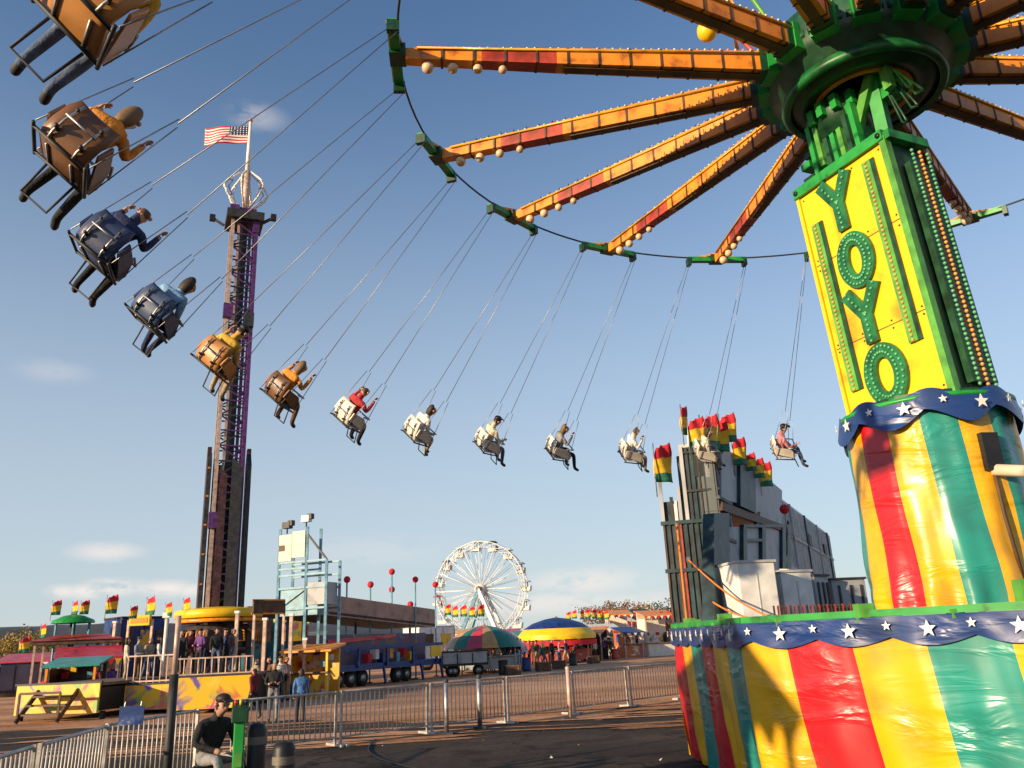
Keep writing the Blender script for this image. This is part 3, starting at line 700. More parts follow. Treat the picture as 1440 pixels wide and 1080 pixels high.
def chair_parts(root, L_):
    m = MB()
    prof = [(.30, .04), (.26, .0), (-.10, -.02), (-.20, .02), (-.26, .14), (-.29, .32), (-.28, .43)]
    def fp(i, j): y, z = prof[j]; x = (i/6-.5)*2*.25*(1-.10*(j == 6)); return (x, y, z+.10*abs(x)**2*3)
    m.grid(fp, 6, 6, lambda i, j: CREAM, thick=(0, -.025, -.025))
    for sx in (-1, 1):
        m.prism([(sx*.27, -.28, .12), (sx*.27, .24, .0), (sx*.27, .27, .12), (sx*.27, .10, .27), (sx*.27, -.27, .30)], (sx*.025, 0, 0), CREAM)
    o = m.build('seat', root)
    b = MB()
    for sx in (-1, 1):
        b.tube([(sx*.14, -.19, -.05), (sx*.14, -.265, .02), (sx*.14, -.325, .16), (sx*.135, -.345, .38)], .014, STEEL, 6)
        for z in (.06, .30): b.tube([(sx*.14, -.25-.09*(z > .1), z), (sx*.14, -.33-.03*(z > .1), z)], .02, DARK, 6)
        b.tube([(sx*.14, -.12, -.05), (sx*.14, .22, -.03)], .014, STEEL, 6)
    b.tube([(-.17, -.345, .20), (.17, -.345, .20)], .012, STEEL, 6); b.build('back_brace', root)
    b = MB(); b.tube([(-.29, .05, .30), (-.27, .27, .30), (.27, .27, .30), (.29, .05, .30)], .017, STEEL, 8); b.build('lap_bar', root)
    f = MB(); f.tube([(-.3, .2, -.04), (.3, .2, -.04)], .018, DARK, 8); f.tube([(-.3, -.2, -.04), (.3, -.2, -.04)], .018, DARK, 8)
    for sx in (-1, 1): f.tube([(sx*.3, .24, -.04), (sx*.3, -.26, -.04)], .018, DARK, 8)
    f.tube([(-.16, .25, -.03), (-.15, .42, -.34), (.15, .42, -.34), (.16, .25, -.03)], .014, DARK, 6); f.build('seat_frame', root)
    return [o]
def chain_mb(L_):
    out = []
    for sx in (-1, 1):
        c = MB()
        for sy in (-.24, .22): c.tube([(sx*.31, sy, .0), (sx*.29, sy*.3, 1.15)], .007, CHAIN, 6)
        c.tube([(sx*.29, 0, 1.15), (sx*.06, 0, L_)], .007, CHAIN, 6); out.append(c)
    return out
base_chair = None
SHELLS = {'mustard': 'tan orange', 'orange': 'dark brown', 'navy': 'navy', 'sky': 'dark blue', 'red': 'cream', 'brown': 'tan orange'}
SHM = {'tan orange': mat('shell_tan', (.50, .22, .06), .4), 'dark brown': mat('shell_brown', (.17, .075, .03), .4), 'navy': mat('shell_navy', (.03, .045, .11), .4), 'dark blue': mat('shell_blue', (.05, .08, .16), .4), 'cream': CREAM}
tops = {204: 'orange', 215: 'mustard', 193: 'navy', 182: 'sky', 170: 'mustard', 159: 'orange', 148: 'red', 137: 'white', 126: 'cream', 115: 'grey', 104: 'white', 93: 'cream', 81: 'pink', 70: 'maroon', 226: 'brown'}
pts_ = {204: 'black', 215: 'jeans', 193: 'black', 182: 'navy', 170: 'khaki', 159: 'brown', 148: 'black', 137: 'khaki', 126: 'jeans', 115: 'black', 104: 'khaki', 93: 'grey', 81: 'jeans', 70: 'black', 226: 'jeans'}
CS = .86; k_ = 0
for k in range(32):
    ak = k//2; side = k % 2
    a0 = PH+ak*PI/8+(rad(5.6) if side else -rad(5.6)); a = a0+rad(4.0)
    dg_ = round(math.degrees(a)) % 360
    if not (66 < dg_ < 232): continue
    key = min(tops, key=lambda q: abs(q-dg_))
    top_ = tops[key]; pant = pts_[key]
    tip = YB+rp_(a0, RR, RZ-.1); se = YB+rp_(a, SR, SZ-.33)
    up = (tip-se); L_ = up.length/CS; up.normalize()
    f = V((math.sin(a), -math.cos(a), 0)); f = (f-up*f.dot(up)).normalized(); rt = f.cross(up)
    M = Matrix(((rt.x, f.x, up.x, se.x), (rt.y, f.y, up.y, se.y), (rt.z, f.z, up.z, se.z), (0, 0, 0, 1))) @ Matrix.Scale(CS, 4)
    nm = {'orange': 'orange', 'mustard': 'mustard'}.get(top_, top_)
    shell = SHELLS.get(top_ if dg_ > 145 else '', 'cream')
    lab = f'{shell} flying chair on thin chains carrying the rider in {nm} top and {pant} trousers'
    if base_chair is None:
        root = thing('swing_chair', (0, 0, 0), lab, 'swing chair', 'flying chairs of the swing ride'); chair_parts(root, L_)
        for c in chain_mb(L_): c.build('chain', root)
        base_chair = root
    else: root = dup(base_chair, label=lab)
    root.matrix_world = M
    for ch in root.children:
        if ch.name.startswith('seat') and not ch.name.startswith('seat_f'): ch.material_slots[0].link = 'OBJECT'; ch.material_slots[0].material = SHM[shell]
    up_to = M @ Matrix.Translation((0, -.06, .0))
    person(RIDERS[(k*3+1) % 4], None, 0, top_, pant, f'person riding a flying chair, wearing {nm} top and {pant} trousers', 'riders on the flying chairs', mw=up_to, hair=HAIRS[(k*5) % 4])
#@@PART3
# ------------------------------------------------------------------ flame flags
def make_flag():
    root = thing('flame_flag', (0, 0, 0), 'x', 'flag')
    m = MB()
    def fp(i, j):
        u = i/6; v = j/12
        x = (u-.5)*.52*(1-.25*max(0, v-.75)/.25)+.04*v
        top = 1.0-.16*(1-u)**1.5-.05*abs(math.sin(PI*u*2))
        z = .10+v*top*.95
        return (x, .05*math.sin(u*7+v*4)+.03*v, z)
    m.grid(fp, 6, 12, lambda i, j: FGRN if j < 3 else (FYEL if j < 8 else FRED), thick=(0, .012, 0)); m.build('cloth', root)
    p = MB(); p.tube([(-.26, .0, -.25), (-.26, .0, .55), (-.24, .0, 1.0)], .014, STEEL, 6); p.build('pole', root)
    return root
FLAG = make_flag(); flag_used = False
def flag(x, y0, y1, D, label, group, rz=None, parent_z=None):
    """cloth from pixel row y0 (bottom) to y1 (top)"""
    global flag_used
    p = at(x, y0, D); h = (at(x, y1, D)-p).length
    s = h/1.0
    rz = random.uniform(-.5, .7) if rz is None else rz
    o = FLAG if not flag_used else dup(FLAG)
    flag_used = True
    o.location = p-V((0, 0, .1*s)); o.rotation_euler = (0, 0, rz); o.scale = (s,)*3; o['label'] = label; o['group'] = group
    return o

# ------------------------------------------------------------------ castle-topped fun house seen from behind
FH = V((5.55, 22.35, 0)); WD = V((.442, .897, 0)).normalized(); WN = V((WD.y, -WD.x, 0))
fun = thing('fun_house', FH, 'tall grey panelled fun house with a stepped top, seen from its unpainted back', 'fun house')
def fw_(t, n, z): return WD*t+WN*n+V((0, 0, z))
def fpix(x, y):      # where the sight line meets the long wall plane -> (t, z)
    d = ray(x, y); k = FH.dot(WN)/d.dot(WN); p = d*k+V((0, 0, CH)); return (p-FH).dot(WD), p.z
def panel_px(name, pts, m, n0=0., th=.12, parent=None):
    q = MB(); P = [fw_(*((fpix(*p)[0], n0)+(fpix(*p)[1],))) for p in pts]
    a = (P[1]-P[0]).cross(P[2]-P[0])
    if a.dot(WN) < 0: P = P[::-1]
    q.prism([p-WN*th for p in P], WN*th, m); return q.build(name, parent or fun)
RM = Matrix((WD, WN, V((0, 0, 1)))).transposed()
t1, z1 = fpix(1000, 620); t2, z2 = fpix(1098, 692); t3, z3 = fpix(1168, 752)
Zt = 7.15
# near tower block
q = MB(); q.box(fw_(.75, -.55, 3.4), (1.5, 1.0, 6.8), TEALD, RM)
for k in range(9): q.box(fw_(.05+k*.17, -.03, 3.3), (.05, .06, 6.7), [DARK, TEALD, GREY][k % 3], RM)
for z in (1.4, 2.9, 4.4, 5.5): q.box(fw_(.75, .0, z), (1.56, .10, .09), DARK, RM)
q.build('tower_block', fun)
# end wall towards the camera, framed and ribbed
EL = V((4.02, 22.75, 0))-FH; ED = (-EL).normalized(); EN = V((ED.y, -ED.x, 0)); LE = EL.length
def ew(t, n, z): return EL+ED*t+EN*n+V((0, 0, z))
RE = Matrix((ED, EN, V((0, 0, 1)))).transposed()
q = MB(); q.box(ew(LE/2, -.15, 2.45), (LE, .2, 4.9), TEALD, RE)
for k in range(11):
    t = .03+k*(LE-.06)/10; q.box(ew(t, -.03, 2.45), (.05, .07, 4.86), [BROWN, DARK, BROWN, RUST, TEALD, DARK, TEALD, DARK, TEALD, DARK, TEALD][k], RE)
for z in (.3, 2.2, 3.6, 4.9): q.box(ew(LE/2, -.02, z), (LE+.1, .12, .10), TEALD, RE)
q.build('end_wall', fun)
q = MB()
q.box(ew(LE*.72, -.25, 5.97), (LE*.60, .3, 2.1), TEALD, RE)
for k in range(7): q.box(ew(LE*(.45+.09*k), -.08, 5.95), (.045, .05, 2.05), [GREY, DARK, TEALD, DARK, TEALD, DARK, GREY][k], RE)
q.box(ew(LE*.80, -.085, 6.45), (LE*.30, .04, .62), BLACK, RE)
for z in (5.75, 6.85): q.box(ew(LE*.76, -.07, z), (LE*.56, .08, .06), DARK, RE)
q.box(ew(LE*.72, -.25, 7.05), (LE*.62, .36, .10), LGREY, RE); q.box(ew(LE*.44, -.1, 5.95), (.10, .12, 2.15), LGREY, RE); q.box(ew(LE*.62, -.1, 7.2), (.12, .12, .35), WHITE, RE)
q.build('upper_tower', fun)
q = MB()
q.box(ew(LE*.22, -.25, 5.2), (LE*.42, .25, .62), TEALD, RE)
for t, zt, m in ((.03, 6.35, GREY), (.30, 5.62, DARK), (.52, 5.9, GREY), (.40, 5.5, WHITE)): q.box(ew(t, -.06, (4.9+zt)/2), (.09, .10, zt-4.9), m, RE)
q.build('roof_frame', fun)
# long upper wall
def zat(t): return Zt
q = MB()
for i, (ta, tb) in enumerate(((.0, 1.0), (1.05, 2.7), (2.75, 4.3))):
    q.box(fw_((ta+tb)/2, -.2, 6.62), (tb-ta, .14, 1.05), [GREY, LGREY, GREY][i], RM)
q.box(fw_(.55, -.10, 6.45), (.9, .08, .75), TEALD, RM); q.box(fw_(.55, -.06, 6.95), (1.0, .12, .08), DARK, RM)
q.build('upper_wall', fun)
def wbox(q, xa, ya, xb, yb, m, n=0, th=.1, yc=None, yd=None):
    """a wall panel whose left edge spans rows ya..yb at column xa and right edge rows yc..yd at column xb"""
    yc = ya if yc is None else yc; yd = yb if yd is None else yd
    P = [(fpix(xa, ya)), (fpix(xa, yb)), (fpix(xb, yd)), (fpix(xb, yc))]
    P = [fw_(t, n-th, z) for t, z in P]
    q.prism(P, WN*th, m)
q = MB(); wbox(q, 1012, 628, 1036, 702, GREY, .05, .12, 642, 708); wbox(q, 1056, 655, 1098, 720, GREY, .05, .12, 690, 742); wbox(q, 1003, 612, 1012, 640, LGREY, .02, .12, 620, 645)
q.build('parapet', fun)
q = MB(); wbox(q, 1034, 634, 1056, 712, TEALD, .16, .25, 652, 722)
q.build('dark_shaft', fun)
q = MB(); wbox(q, 1012, 706, 1098, 718, BROWN, .08, 1.5, 738, 747); q.build('upper_deck', fun)
q = MB(); wbox(q, 1022, 741, 1096, 880, GREY, 0, .12, 741, 880); wbox(q, 1000, 722, 1022, 885, TEALD, .08, .3, 722, 885); q.build('lower_wall', fun)
q = MB()
for xa in (1040, 1067, 1096, 1103): wbox(q, xa, 738, xa+5, 800, TEALD, .12, .12)
wbox(q, 1040, 758, 1070, 762, TEALD, .11, .09); wbox(q, 1040, 738, 1100, 742, TEALD, .13, .11); wbox(q, 1062, 720, 1067, 742, BROWN, .05, .1)
q.build('wall_posts', fun)
q = MB()
for k in range(7):
    wbox(q, 1022, 800+k*13, 1038, 803+k*13, TEALD, .22, .04)
wbox(q, 1021, 795, 1024, 885, TEALD, .24, .06); wbox(q, 1036, 795, 1039, 885, TEALD, .24, .06); q.build('ladder', fun)
# corrugated trailer body along the rest
q = MB(); ta, tb = fpix(1100, 740)[0], fpix(1168, 760)[0]; zt = fpix(1100, 708)[1]; zt2 = fpix(1168, 752)[1]
zc = (zt+zt2)/2; q.box(fw_((ta+tb)/2, -.45, zc/2+.9), (tb-ta, .8, zc-1.6), CORR, RM)
k = int((tb-ta)/.35)
for i in range(k): q.box(fw_(ta+(i+.5)*(tb-ta)/k, -.035, zc/2+.9), (.10, .05, zc-1.8), CORR, RM)
for zz in (.30, .72): q.box(fw_((ta+tb)/2, -.02, zc*zz+.6), (tb-ta+.1, .09, .10), GREY, RM)
for i in range(4): q.box(fw_(ta+(i+.6)*(tb-ta)/4, -.0, zc/2+.9), (.12, .12, zc-1.7), TEALD if i % 2 else GREY, RM)
q.box(fw_((ta+tb)/2, -.01, zc*.5+.6), (tb-ta, .05, .5), GREY, RM)
for i in range(3): q.box(fw_(ta+(i+.35)*(tb-ta)/3, .02, zc*.82+.2), (1.1, .08, .55), DARK, RM)
q.box(fw_((ta+tb)/2, -.5, .8), (tb-ta-.3, .7, .5), BLACK, RM)
q.build('trailer_body', fun)
# white booths in front of it catch the sun
def booth(xa, xb, y0a, y0b, D, label, m=WHITE, dep=1.1, yb=None, name='storage_cabinet', zt=None):
    a = at(xa, y0a, D); b = at(xb, y0b, D*1.02); a2 = V((a.x, a.y, 0)); b2 = V((b.x, b.y, 0)); z = (a.z+b.z)/2 if zt is None else zt
    d = (b2-a2).normalized(); nv = V((d.y, -d.x, 0)); R = Matrix((d, nv, V((0, 0, 1)))).transposed(); W_ = (b2-a2).length
    root = thing(name, a2.lerp(b2, .5), label, 'cabinet')
    q = MB(); q.box(-nv*dep/2+V((0, 0, z/2+.1)), (W_, dep, z-.2), m, R); q.build('body', root, bevel=.02)
    q = MB(); q.box(-nv*dep/2+V((0, 0, z+.02)), (W_+.08, dep+.08, .06), LGREY if m == WHITE else DARK, R); q.build('roof', root)
    q = MB()
    if m == WHITE: q.box(d*0+nv*.006+V((0, 0, z*.5)), (.025, .012, z*.86), LGREY, R); q.box(d*.12+nv*.02+V((0, 0, z*.5)), (.03, .03, .22), STEEL, R)
    else:
        for s_ in (-.3, .05, .35): q.box(d*W_*s_+nv*.02+V((0, 0, z*.5)), (.06, .04, z*.9), DARK, R)
        q.box(nv*.02+V((0, 0, z*.75)), (W_, .04, .06), DARK, R)
    q.build('door', root)
    q = MB()
    for s_ in (-1, 1): q.box(d*(s_*W_*.42)-nv*.2+V((0, 0, .05)), (.1, .3, .1), BLACK, R); q.box(d*(s_*W_*.42)-nv*(dep-.2)+V((0, 0, .05)), (.1, .3, .1), BLACK, R)
    q.build('skid', root)
booth(1036, 1088, 793, 788, 20.5, 'tall bright white cabinet, the bigger of two standing behind the swing ride')
booth(1097, 1140, 803, 805, 22.5, 'shorter bright white cabinet between the tall white one and the dark sheds')
booth(1144, 1164, 808, 812, 24.5, 'narrow dark grey shed squeezed beside the shorter white cabinet', GREY, 1.4, name='equipment_shed')
booth(1168, 1216, 813, 816, 25.5, 'wide dark grey shed closest to the striped tower skirt', GREY, 1.4, name='equipment_shed')
# orange straps
def strap(x0, y0, D0, x1, y1, D1, label, sag=0, r=.022):
    a, b = at(x0, y0, D0), at(x1, y1, D1); q = MB()
    q.tube([a.lerp(b, t/10)-V((0, 0, sag*math.sin(PI*t/10))) for t in range(11)], r, STRAP, 6)
    for e_, s_ in ((a, 1), (b, -1)): q.box(e_, (.09, .05, .12), STEEL)
    tag(q.build('strap'), label, 'strap', 'orange straps on the fun house')
strap(952, 737, 21.8, 967, 884, 21.0, 'upright orange strap hanging down the dark end wall of the fun house', r=.03)
strap(968, 787, 21.6, 1082, 868, 19.4, 'long slanting orange strap running down from the dark wall past the white cabinet', .15)
strap(992, 840, 21.2, 1070, 872, 19.4, 'short slanting orange strap low on the fun house by the ladder', .1)
# low picket rail behind the platform
a = at(1090, 868, 17.5); b = at(1212, 858, 19.5)
pr = thing('picket_rail', V((a.x, a.y, 0)), 'low rust coloured picket rail seen just above the green deck rim', 'fence')
q = MB(); A_ = V((0, 0, 0)); B_ = V((b.x-a.x, b.y-a.y, 0)); k = 22
for i in range(k+1): p = A_.lerp(B_, i/k); q.beam(p, p+V((0, 0, 2.42)), .04, .03, RUST if i % 2 else BROWN)
q.build('picket', pr)
q = MB(); q.beam(A_+V((0, 0, .3)), B_+V((0, 0, .3)), .05, .05, DARK); q.beam(A_+V((0, 0, 2.1)), B_+V((0, 0, 2.1)), .04, .03, DARK); q.build('rail', pr)
# flags on the castle top
FG = 'flame flags on the fun house'
flag(935, 678, 618, 22.8, 'big flame flag alone on the far left corner of the fun house', FG, .5)
flag(965, 612, 566, 22.6, 'tall darker flame flag at the left end of the top row on the fun house', FG, 1.0)
for i, (x, yb, yt) in enumerate(((982, 630, 582), (1001, 632, 578), (1013, 636, 586), (1026, 622, 577))):
    flag(x, yb, yt, 22.6+i*.5, f'bright yellow flame flag, {ORD[i]} from the left of four crowded on the fun house top', FG, random.uniform(-.25, .35))
flag(1042, 654, 611, 25.5, 'single flame flag above the dark shaft of the fun house', FG, .3)
for i, (x, yb, yt) in enumerate(((1057, 662, 634), (1069, 672, 641), (1079, 684, 646))):
    flag(x, yb, yt, 27+i*1.3, f'small flame flag, {ORD[i]} from the left of three stepping down the fun house roof', FG, random.uniform(-.2, .3))
q = MB(); p = at(1103, 716, 30); q.ball(p, .17, FRED, 12, 8); q.tube([p-V((0, 0, .1)), p-V((0, 0, .9))], .02, STEEL, 6)
tag(q.build('warning_light'), 'small red globe light at the right end of the fun house parapet', 'light')

# ------------------------------------------------------------------ drop tower
TB = V((-14.95, 41.35, 0))
dt = thing('drop_tower', TB, 'very tall purple and tan lattice drop tower ride with a diamond crown', 'drop tower', rz=rad(24))
S_ = .64; LT = 25.6
for sx in (-1, 1):
    for sy in (-1, 1):
        q = MB(); q.box((sx*S_, sy*S_, LT/2+.5), (.19, .19, LT-1), TAN if sx < 0 else PURPLE)  # right-hand legs coloured dark purple for the tower's shaded side
        q.box((sx*(S_+.0), sy*S_, 6.4), (.27, .27, 11), MAROON) if False else None
        q.build('tower_leg', dt)
q = MB()
nb = 30
for i in range(nb):
    z0 = .8+i*(LT-1.2)/nb; z1 = .8+(i+1)*(LT-1.2)/nb; f = i % 2
    for (x0, y0, x1, y1) in ((-S_, -S_, S_, -S_), (S_, -S_, S_, S_), (S_, S_, -S_, S_), (-S_, S_, -S_, -S_)):
        a = V((x0, y0, z0)); b = V((x1, y1, z1))
        if f: a, b = V((x1, y1, z0)), V((x0, y0, z1))
        q.beam(a, b, .07, .07, PURPLE if i % 2 else DARK); q.beam(V((x0, y0, z1)), V((x1, y1, z1)), .07, .07, PURPLE if i % 3 else DARK)
q.build('lattice', dt)
q = MB(); q.box((0, 0, LT/2), (.40, .35, LT-1), DARK); q.box((-.30, -.3, LT/2), (.12, .1, LT-1), TAN); q.box((.32, -.34, LT/2), (.16, .1, LT-1), PURPLE); q.build('lift_guide', dt)
q = MB()
for s_, dx in ((-1, 0), (1, 0)):
    q.prism([(s_*.86, -.72, 1.0), (s_*.86, -.66, 11.2), (s_*.86, -.1, 11.9), (s_*.86, -.1, 1.0)], (s_*.22, 0, 0), DARK)
    q.prism([(s_*.88, -.09, 1.0), (s_*.88, .6, 1.0), (s_*.88, .6, 11.4), (s_*.88, .3, 12.2), (s_*.88, -.09, 12.2)], (s_*.2, 0, 0), MAROON)
for k in range(14): q.box((-.99, -.74, 1.6+k*.72), (.12, .05, .08), ORANGE if k % 2 else DARK)
q.prism([(-.62, 1.0, 1.0), (.62, 1.0, 1.0), (.62, 1.0, 11.5), (-.62, 1.0, 11.5)], (0, .15, 0), MAROON); q.prism([(.1, -1.0, 1.0), (.62, -1.0, 1.0), (.62, -1.0, 11.0), (.1, -1.0, 11.5)], (0, .08, 0), DARK); q.prism([(-.45, -.98, 1.0), (-.1, -.98, 1.0), (-.1, -.98, 10.6), (-.45, -.98, 10.9)], (0, .08, 0), MAROON)
q.build('cladding', dt)
q = MB(); q.box((0, 0, LT-.1), (2.0, 2.0, .5), DARK); q.box((0, 0, LT+.3), (1.2, 1.2, .4), PURPLE); q.box((-.6, -.6, LT+.25), (.5, .5, .5), PURPLE); q.box((.6, -.6, LT-.6), (.35, .35, .9), PURPLE)
q.build('motor_head', dt)
for x, z in ((-.6, 19.6), (.5, 19.2), (-.6, 8.3)):
    q = MB(); q.box((x, -.78, z), (.5, .35, .8), PURPLE if x < 0 else DARK); q.build('sheave_box', dt)
for s_ in (-1, 1):
    q = MB(); p = Matrix.Rotation(-rad(24), 3, 'Z') @ V((s_*1.1, -.2, LT-.35)); e = Matrix.Rotation(-rad(24), 3, 'Z') @ V((s_*1.75, -.25, LT-.05 if s_ > 0 else LT+.12))
    q.beam(p, e, .12, .14, DARK); q.box(e, (.30, .3, .34), BLACK); q.build('floodlight', dt)
q = MB(); q.tube([(0, 0, LT+.3), (0, 0, LT+3.2)], .20, TAN, 10)
for k in range(8): q.tube([(.2*math.cos(k), .2*math.sin(k), LT+.4+k*.33), (.2*math.cos(k+2.2), .2*math.sin(k+2.2), LT+.75+k*.33)], .03, STEEL, 6)
q.build('crown_mast', dt)
for k in range(3):
    q = MB(); a = k*PI/3+.22
    for s_ in (-1, 1):
        P = [V((math.cos(a)*s_*r_, math.sin(a)*s_*r_, LT+z)) for r_, z in ((.30, .7), (1.05, 1.45), (1.28, 1.95), (1.05, 2.4), (.28, 3.1))]
        q.tube(P, .055, WHITE, 8); q.tube([p-V((math.cos(a)*s_*.26, math.sin(a)*s_*.26, 0)) for p in P[1:4]], .035, STEEL, 6)
        q.tube([P[1], P[1]-V((math.cos(a)*s_*.26, math.sin(a)*s_*.26, 0))], .03, STEEL, 6); q.tube([P[3], P[3]-V((math.cos(a)*s_*.26, math.sin(a)*s_*.26, 0))], .03, STEEL, 6)
        for t in range(4):
            for u in (.25, .75): q.ball(P[t].lerp(P[t+1], u), .075, BULB, 6, 4)
    q.build('crown_frame', dt)
q = MB(); q.tube([(0, 0, LT+3.1), (0, 0, LT+6.6)], [.14, .09], WHITE, 10); q.ball((0, 0, LT+6.7), .13, ORANGE, 8, 6); q.build('flag_pole', dt)
# gondola of seats at the foot
q = MB(); q.lathe([(1.25, 2.0), (1.45, 1.9), (1.45, 3.3), (1.25, 3.3)], DARK, 24)
q.build('gondola', dt)
seat0 = None
for k in range(12):
    if seat0 is None:
        m = MB(); m.box((0, .22, 2.15), (.48, .46, .12), MAROON); m.box((0, .02, 2.6), (.48, .12, .95), BLACK); m.tube([(-.18, .05, 3.05), (-.18, .3, 2.95), (-.18, .38, 2.5), (.18, .38, 2.5), (.18, .3, 2.95), (.18, .05, 3.05)], .045, ORANGE, 8)
        st_ = seat0 = m.build('gondola_seat', dt)
    else: st_ = seat0.copy(); col.objects.link(st_); st_.parent = dt
    a = k*PI/6; st_.location = (-math.sin(a)*1.5, math.cos(a)*1.5, 0); st_.rotation_euler = (0, 0, a)
q = MB(); q.lathe([(1.3, 3.80), (2.0, 3.60), (2.06, 3.62), (2.06, 3.98), (1.9, 4.0), (1.0, 4.12)], SIGNY, 32); q.build('canopy', dt)
q = MB(); q.lathe([(1.94, 3.40), (2.0, 3.40), (2.0, 3.56), (1.94, 3.56)], ORANGE, 32); q.build('canopy_fringe', dt)
# national flag at the top
pt_ = at(338.8, 193, 44)
fl_ = thing('national_flag', V((TB.x, TB.y, LT+5.15)), 'red, white and blue striped flag flying left from the top of the drop tower', 'flag')
q = MB(); FWd, FHt = 2.55, 1.2
def fpt(i, j):
    u = i/26; v = j/13; return (-.1-u*FWd, -.25*u+.16*math.sin(u*8)*u+.04*math.sin(v*5+u*6), v*FHt-.10*u+.10*math.sin(u*6)*u)
q.grid(fpt, 26, 13, lambda i, j: PBLUE if (i < 11 and j >= 6) else (FRED if j % 2 == 0 else STAR), thick=(0, .012, 0))
for r_ in range(5):
    for c_ in range(6):
        p = V(fpt(1+c_*1.8, 6.6+r_*1.4)); star(q, p+V((0, -.004, 0)), V((0, -1, 0)), .055, STAR)
q.build('cloth', fl_)
q = MB(); q.tube([(-.1, 0, 0), (0, 0, .1)], .012, DARK, 5); q.tube([(-.1, 0, FHt), (0, 0, FHt-.1)], .012, DARK, 5); q.build('halyard', fl_)

# raised decks with painted yellow fronts
SPLASH = painted('airbrushed_yellow', (.78, .48, .02), [(.60, .20, .05), (.75, .55, .06), (.28, .42, .08), (.55, .13, .20), (.14, .10, .35)], 1.1)
def deck(pL, pR, z0, z1, dep, label, name='ride_platform', rail=None, cat='ride platform', step=None):
    d = V((pR.x-pL.x, pR.y-pL.y, 0)); Ln = d.length; d.normalize(); bk = V((-d.y, d.x, 0)); R = Matrix((d, bk, V((0, 0, 1)))).transposed()
    root = thing(name, V((pL.x, pL.y, 0)), label, cat)
    q = MB(); k = max(1, round(Ln/2.4))
    for i in range(k): q.box(d*(Ln*(i+.5)/k)+V((0, 0, (z0+z1)/2)), (Ln/k-.03, .06, z1-z0), SPLASH, R)
    q.build('painted_front', root)
    q = MB(); q.box(d*Ln/2+bk*(dep/2+.04)+V((0, 0, z1-.04)), (Ln, dep, .10), WOOD, R); q.box(d*Ln/2+bk*.0+V((0, 0, z1+.03)), (Ln+.1, .12, .06), DARK, R); q.build('deck', root)
    q = MB(); 
    for i in range(k+1): q.box(d*(Ln*i/k*.98+.02)+bk*.3+V((0, 0, z0/2+.02)), (.14, .14, max(.1, z0+.04)), BLACK, R)
    q.box(d*Ln/2+bk*dep*.5+V((0, 0, (z0+z1)/2-.05)), (Ln-.2, dep-.3, z1-z0-.2), BLACK, R); q.build('undercarriage', root)
    if rail:
        h_, m = rail; q = MB(); n_ = int(Ln/.22)
        for i in range(n_+1): p = d*(Ln*i/n_)+bk*.08; q.beam(p+V((0, 0, z1)), p+V((0, 0, z1+h_)), .045 if i % 8 == 0 else .028, .03, m)
        for hh in (h_, h_*.12): q.beam(bk*.08+V((0, 0, z1+hh)), d*Ln+bk*.08+V((0, 0, z1+hh)), .05, .05, m)
        q.build('railing', root)
    if step: 
        q = MB(); t, w_ = step
        for i in range(3): q.box(d*(t)-bk*(.2+.26*i)+V((0, 0, z1-.1-.27*(i+1))), (w_, .28, .06), BROWN, R)
        for s_ in (-1, 1): q.beam(d*(t+s_*w_/2)+V((0, 0, z1-.2)), d*(t+s_*w_/2)-bk*.95+V((0, 0, .05)), .06, .16, BROWN)
        q.beam(d*(t-w_/2)-bk*.9+V((0, 0, .95)), d*(t+w_/2)-bk*.9+V((0, 0, .95)), .06, .08, BROWN)
        for s_ in (-1, 1): q.beam(d*(t+s_*w_/2)-bk*.9+V((0, 0, 0)), d*(t+s_*w_/2)-bk*.9+V((0, 0, .95)), .06, .06, BROWN)
        q.build('steps', root)
    return root, d, bk
deck(gnd(18, 1016), gnd(137, 1012), .22, 1.18, 5.5, 'long yellow airbrushed platform of the kiddie ride at the far left with brown steps', step=(1.6, 1.5))
deck(gnd(172, 1006), gnd(238, 1003), .15, 1.0, 5.0, 'short bright yellow airbrushed platform between the kiddie ride and the drop tower', rail=(1.0, TAN))
deck(gnd(243, 1006), gnd(352, 1000), .15, 1.22, 6.5, 'orange yellow airbrushed platform under the drop tower with a dark picket railing', rail=(.62, TAN))

# queue shelter posts with a dark sign board
pA = at(355, 900, 37.5); pB = at(397, 900, 38.2)
sg = thing('sign_frame', V((pA.x, pA.y, 0)), 'brown sign board high on two tan posts beside the drop tower', 'sign')
q = MB(); d = V((pB.x-pA.x, pB.y-pA.y, 0)); za = at(376, 863, 38).z; zb = at(376, 844, 38).z
q.beam(V((-.05, 0, (za+zb)/2)), d*1.03+V((0, 0, (za+zb)/2)), .12, zb-za, BROWN); q.build('board', sg)
q = MB(); z = (za+zb)/2
for s_ in (-1, 1): q.beam(V((-.08, -.07, z+s_*(zb-za)/2)), d*1.05+V((0, -.07, z+s_*(zb-za)/2)), .05, .06, ORANGE)
q.build('trim', sg)
for p in (V((0, .1, 0)), d+V((0, .1, 0))):
    q = MB(); q.beam(p, p+V((0, 0, za+.3)), .10, .10, TAN); q.build('post', sg)
for i, (x, yt, D) in enumerate(((334, 862, 37), (373, 872, 36), (410, 866, 37), (162, 876, 48), (429, 900, 38))):
    p = at(x, yt, D); q = MB(); q.beam(V((0, 0, 0)), V((0, 0, p.z)), .13, .13, TAN); q.box((0, 0, .04), (.35, .35, .08), DARK); q.box((0, 0, p.z+.04), (.2, .2, .1), WHITE)
    tag(q.build('shelter_post', None, V((p.x, p.y, 0))), ['tall tan post at the right edge of the drop tower canopy', 'tan post rising behind the man in the black hoodie', 'stout tan post left of the sunlit ride stall', 'tan post at the left end of the blue ride trailer', 'short tan post just left of the long dark awning'][i], 'post')

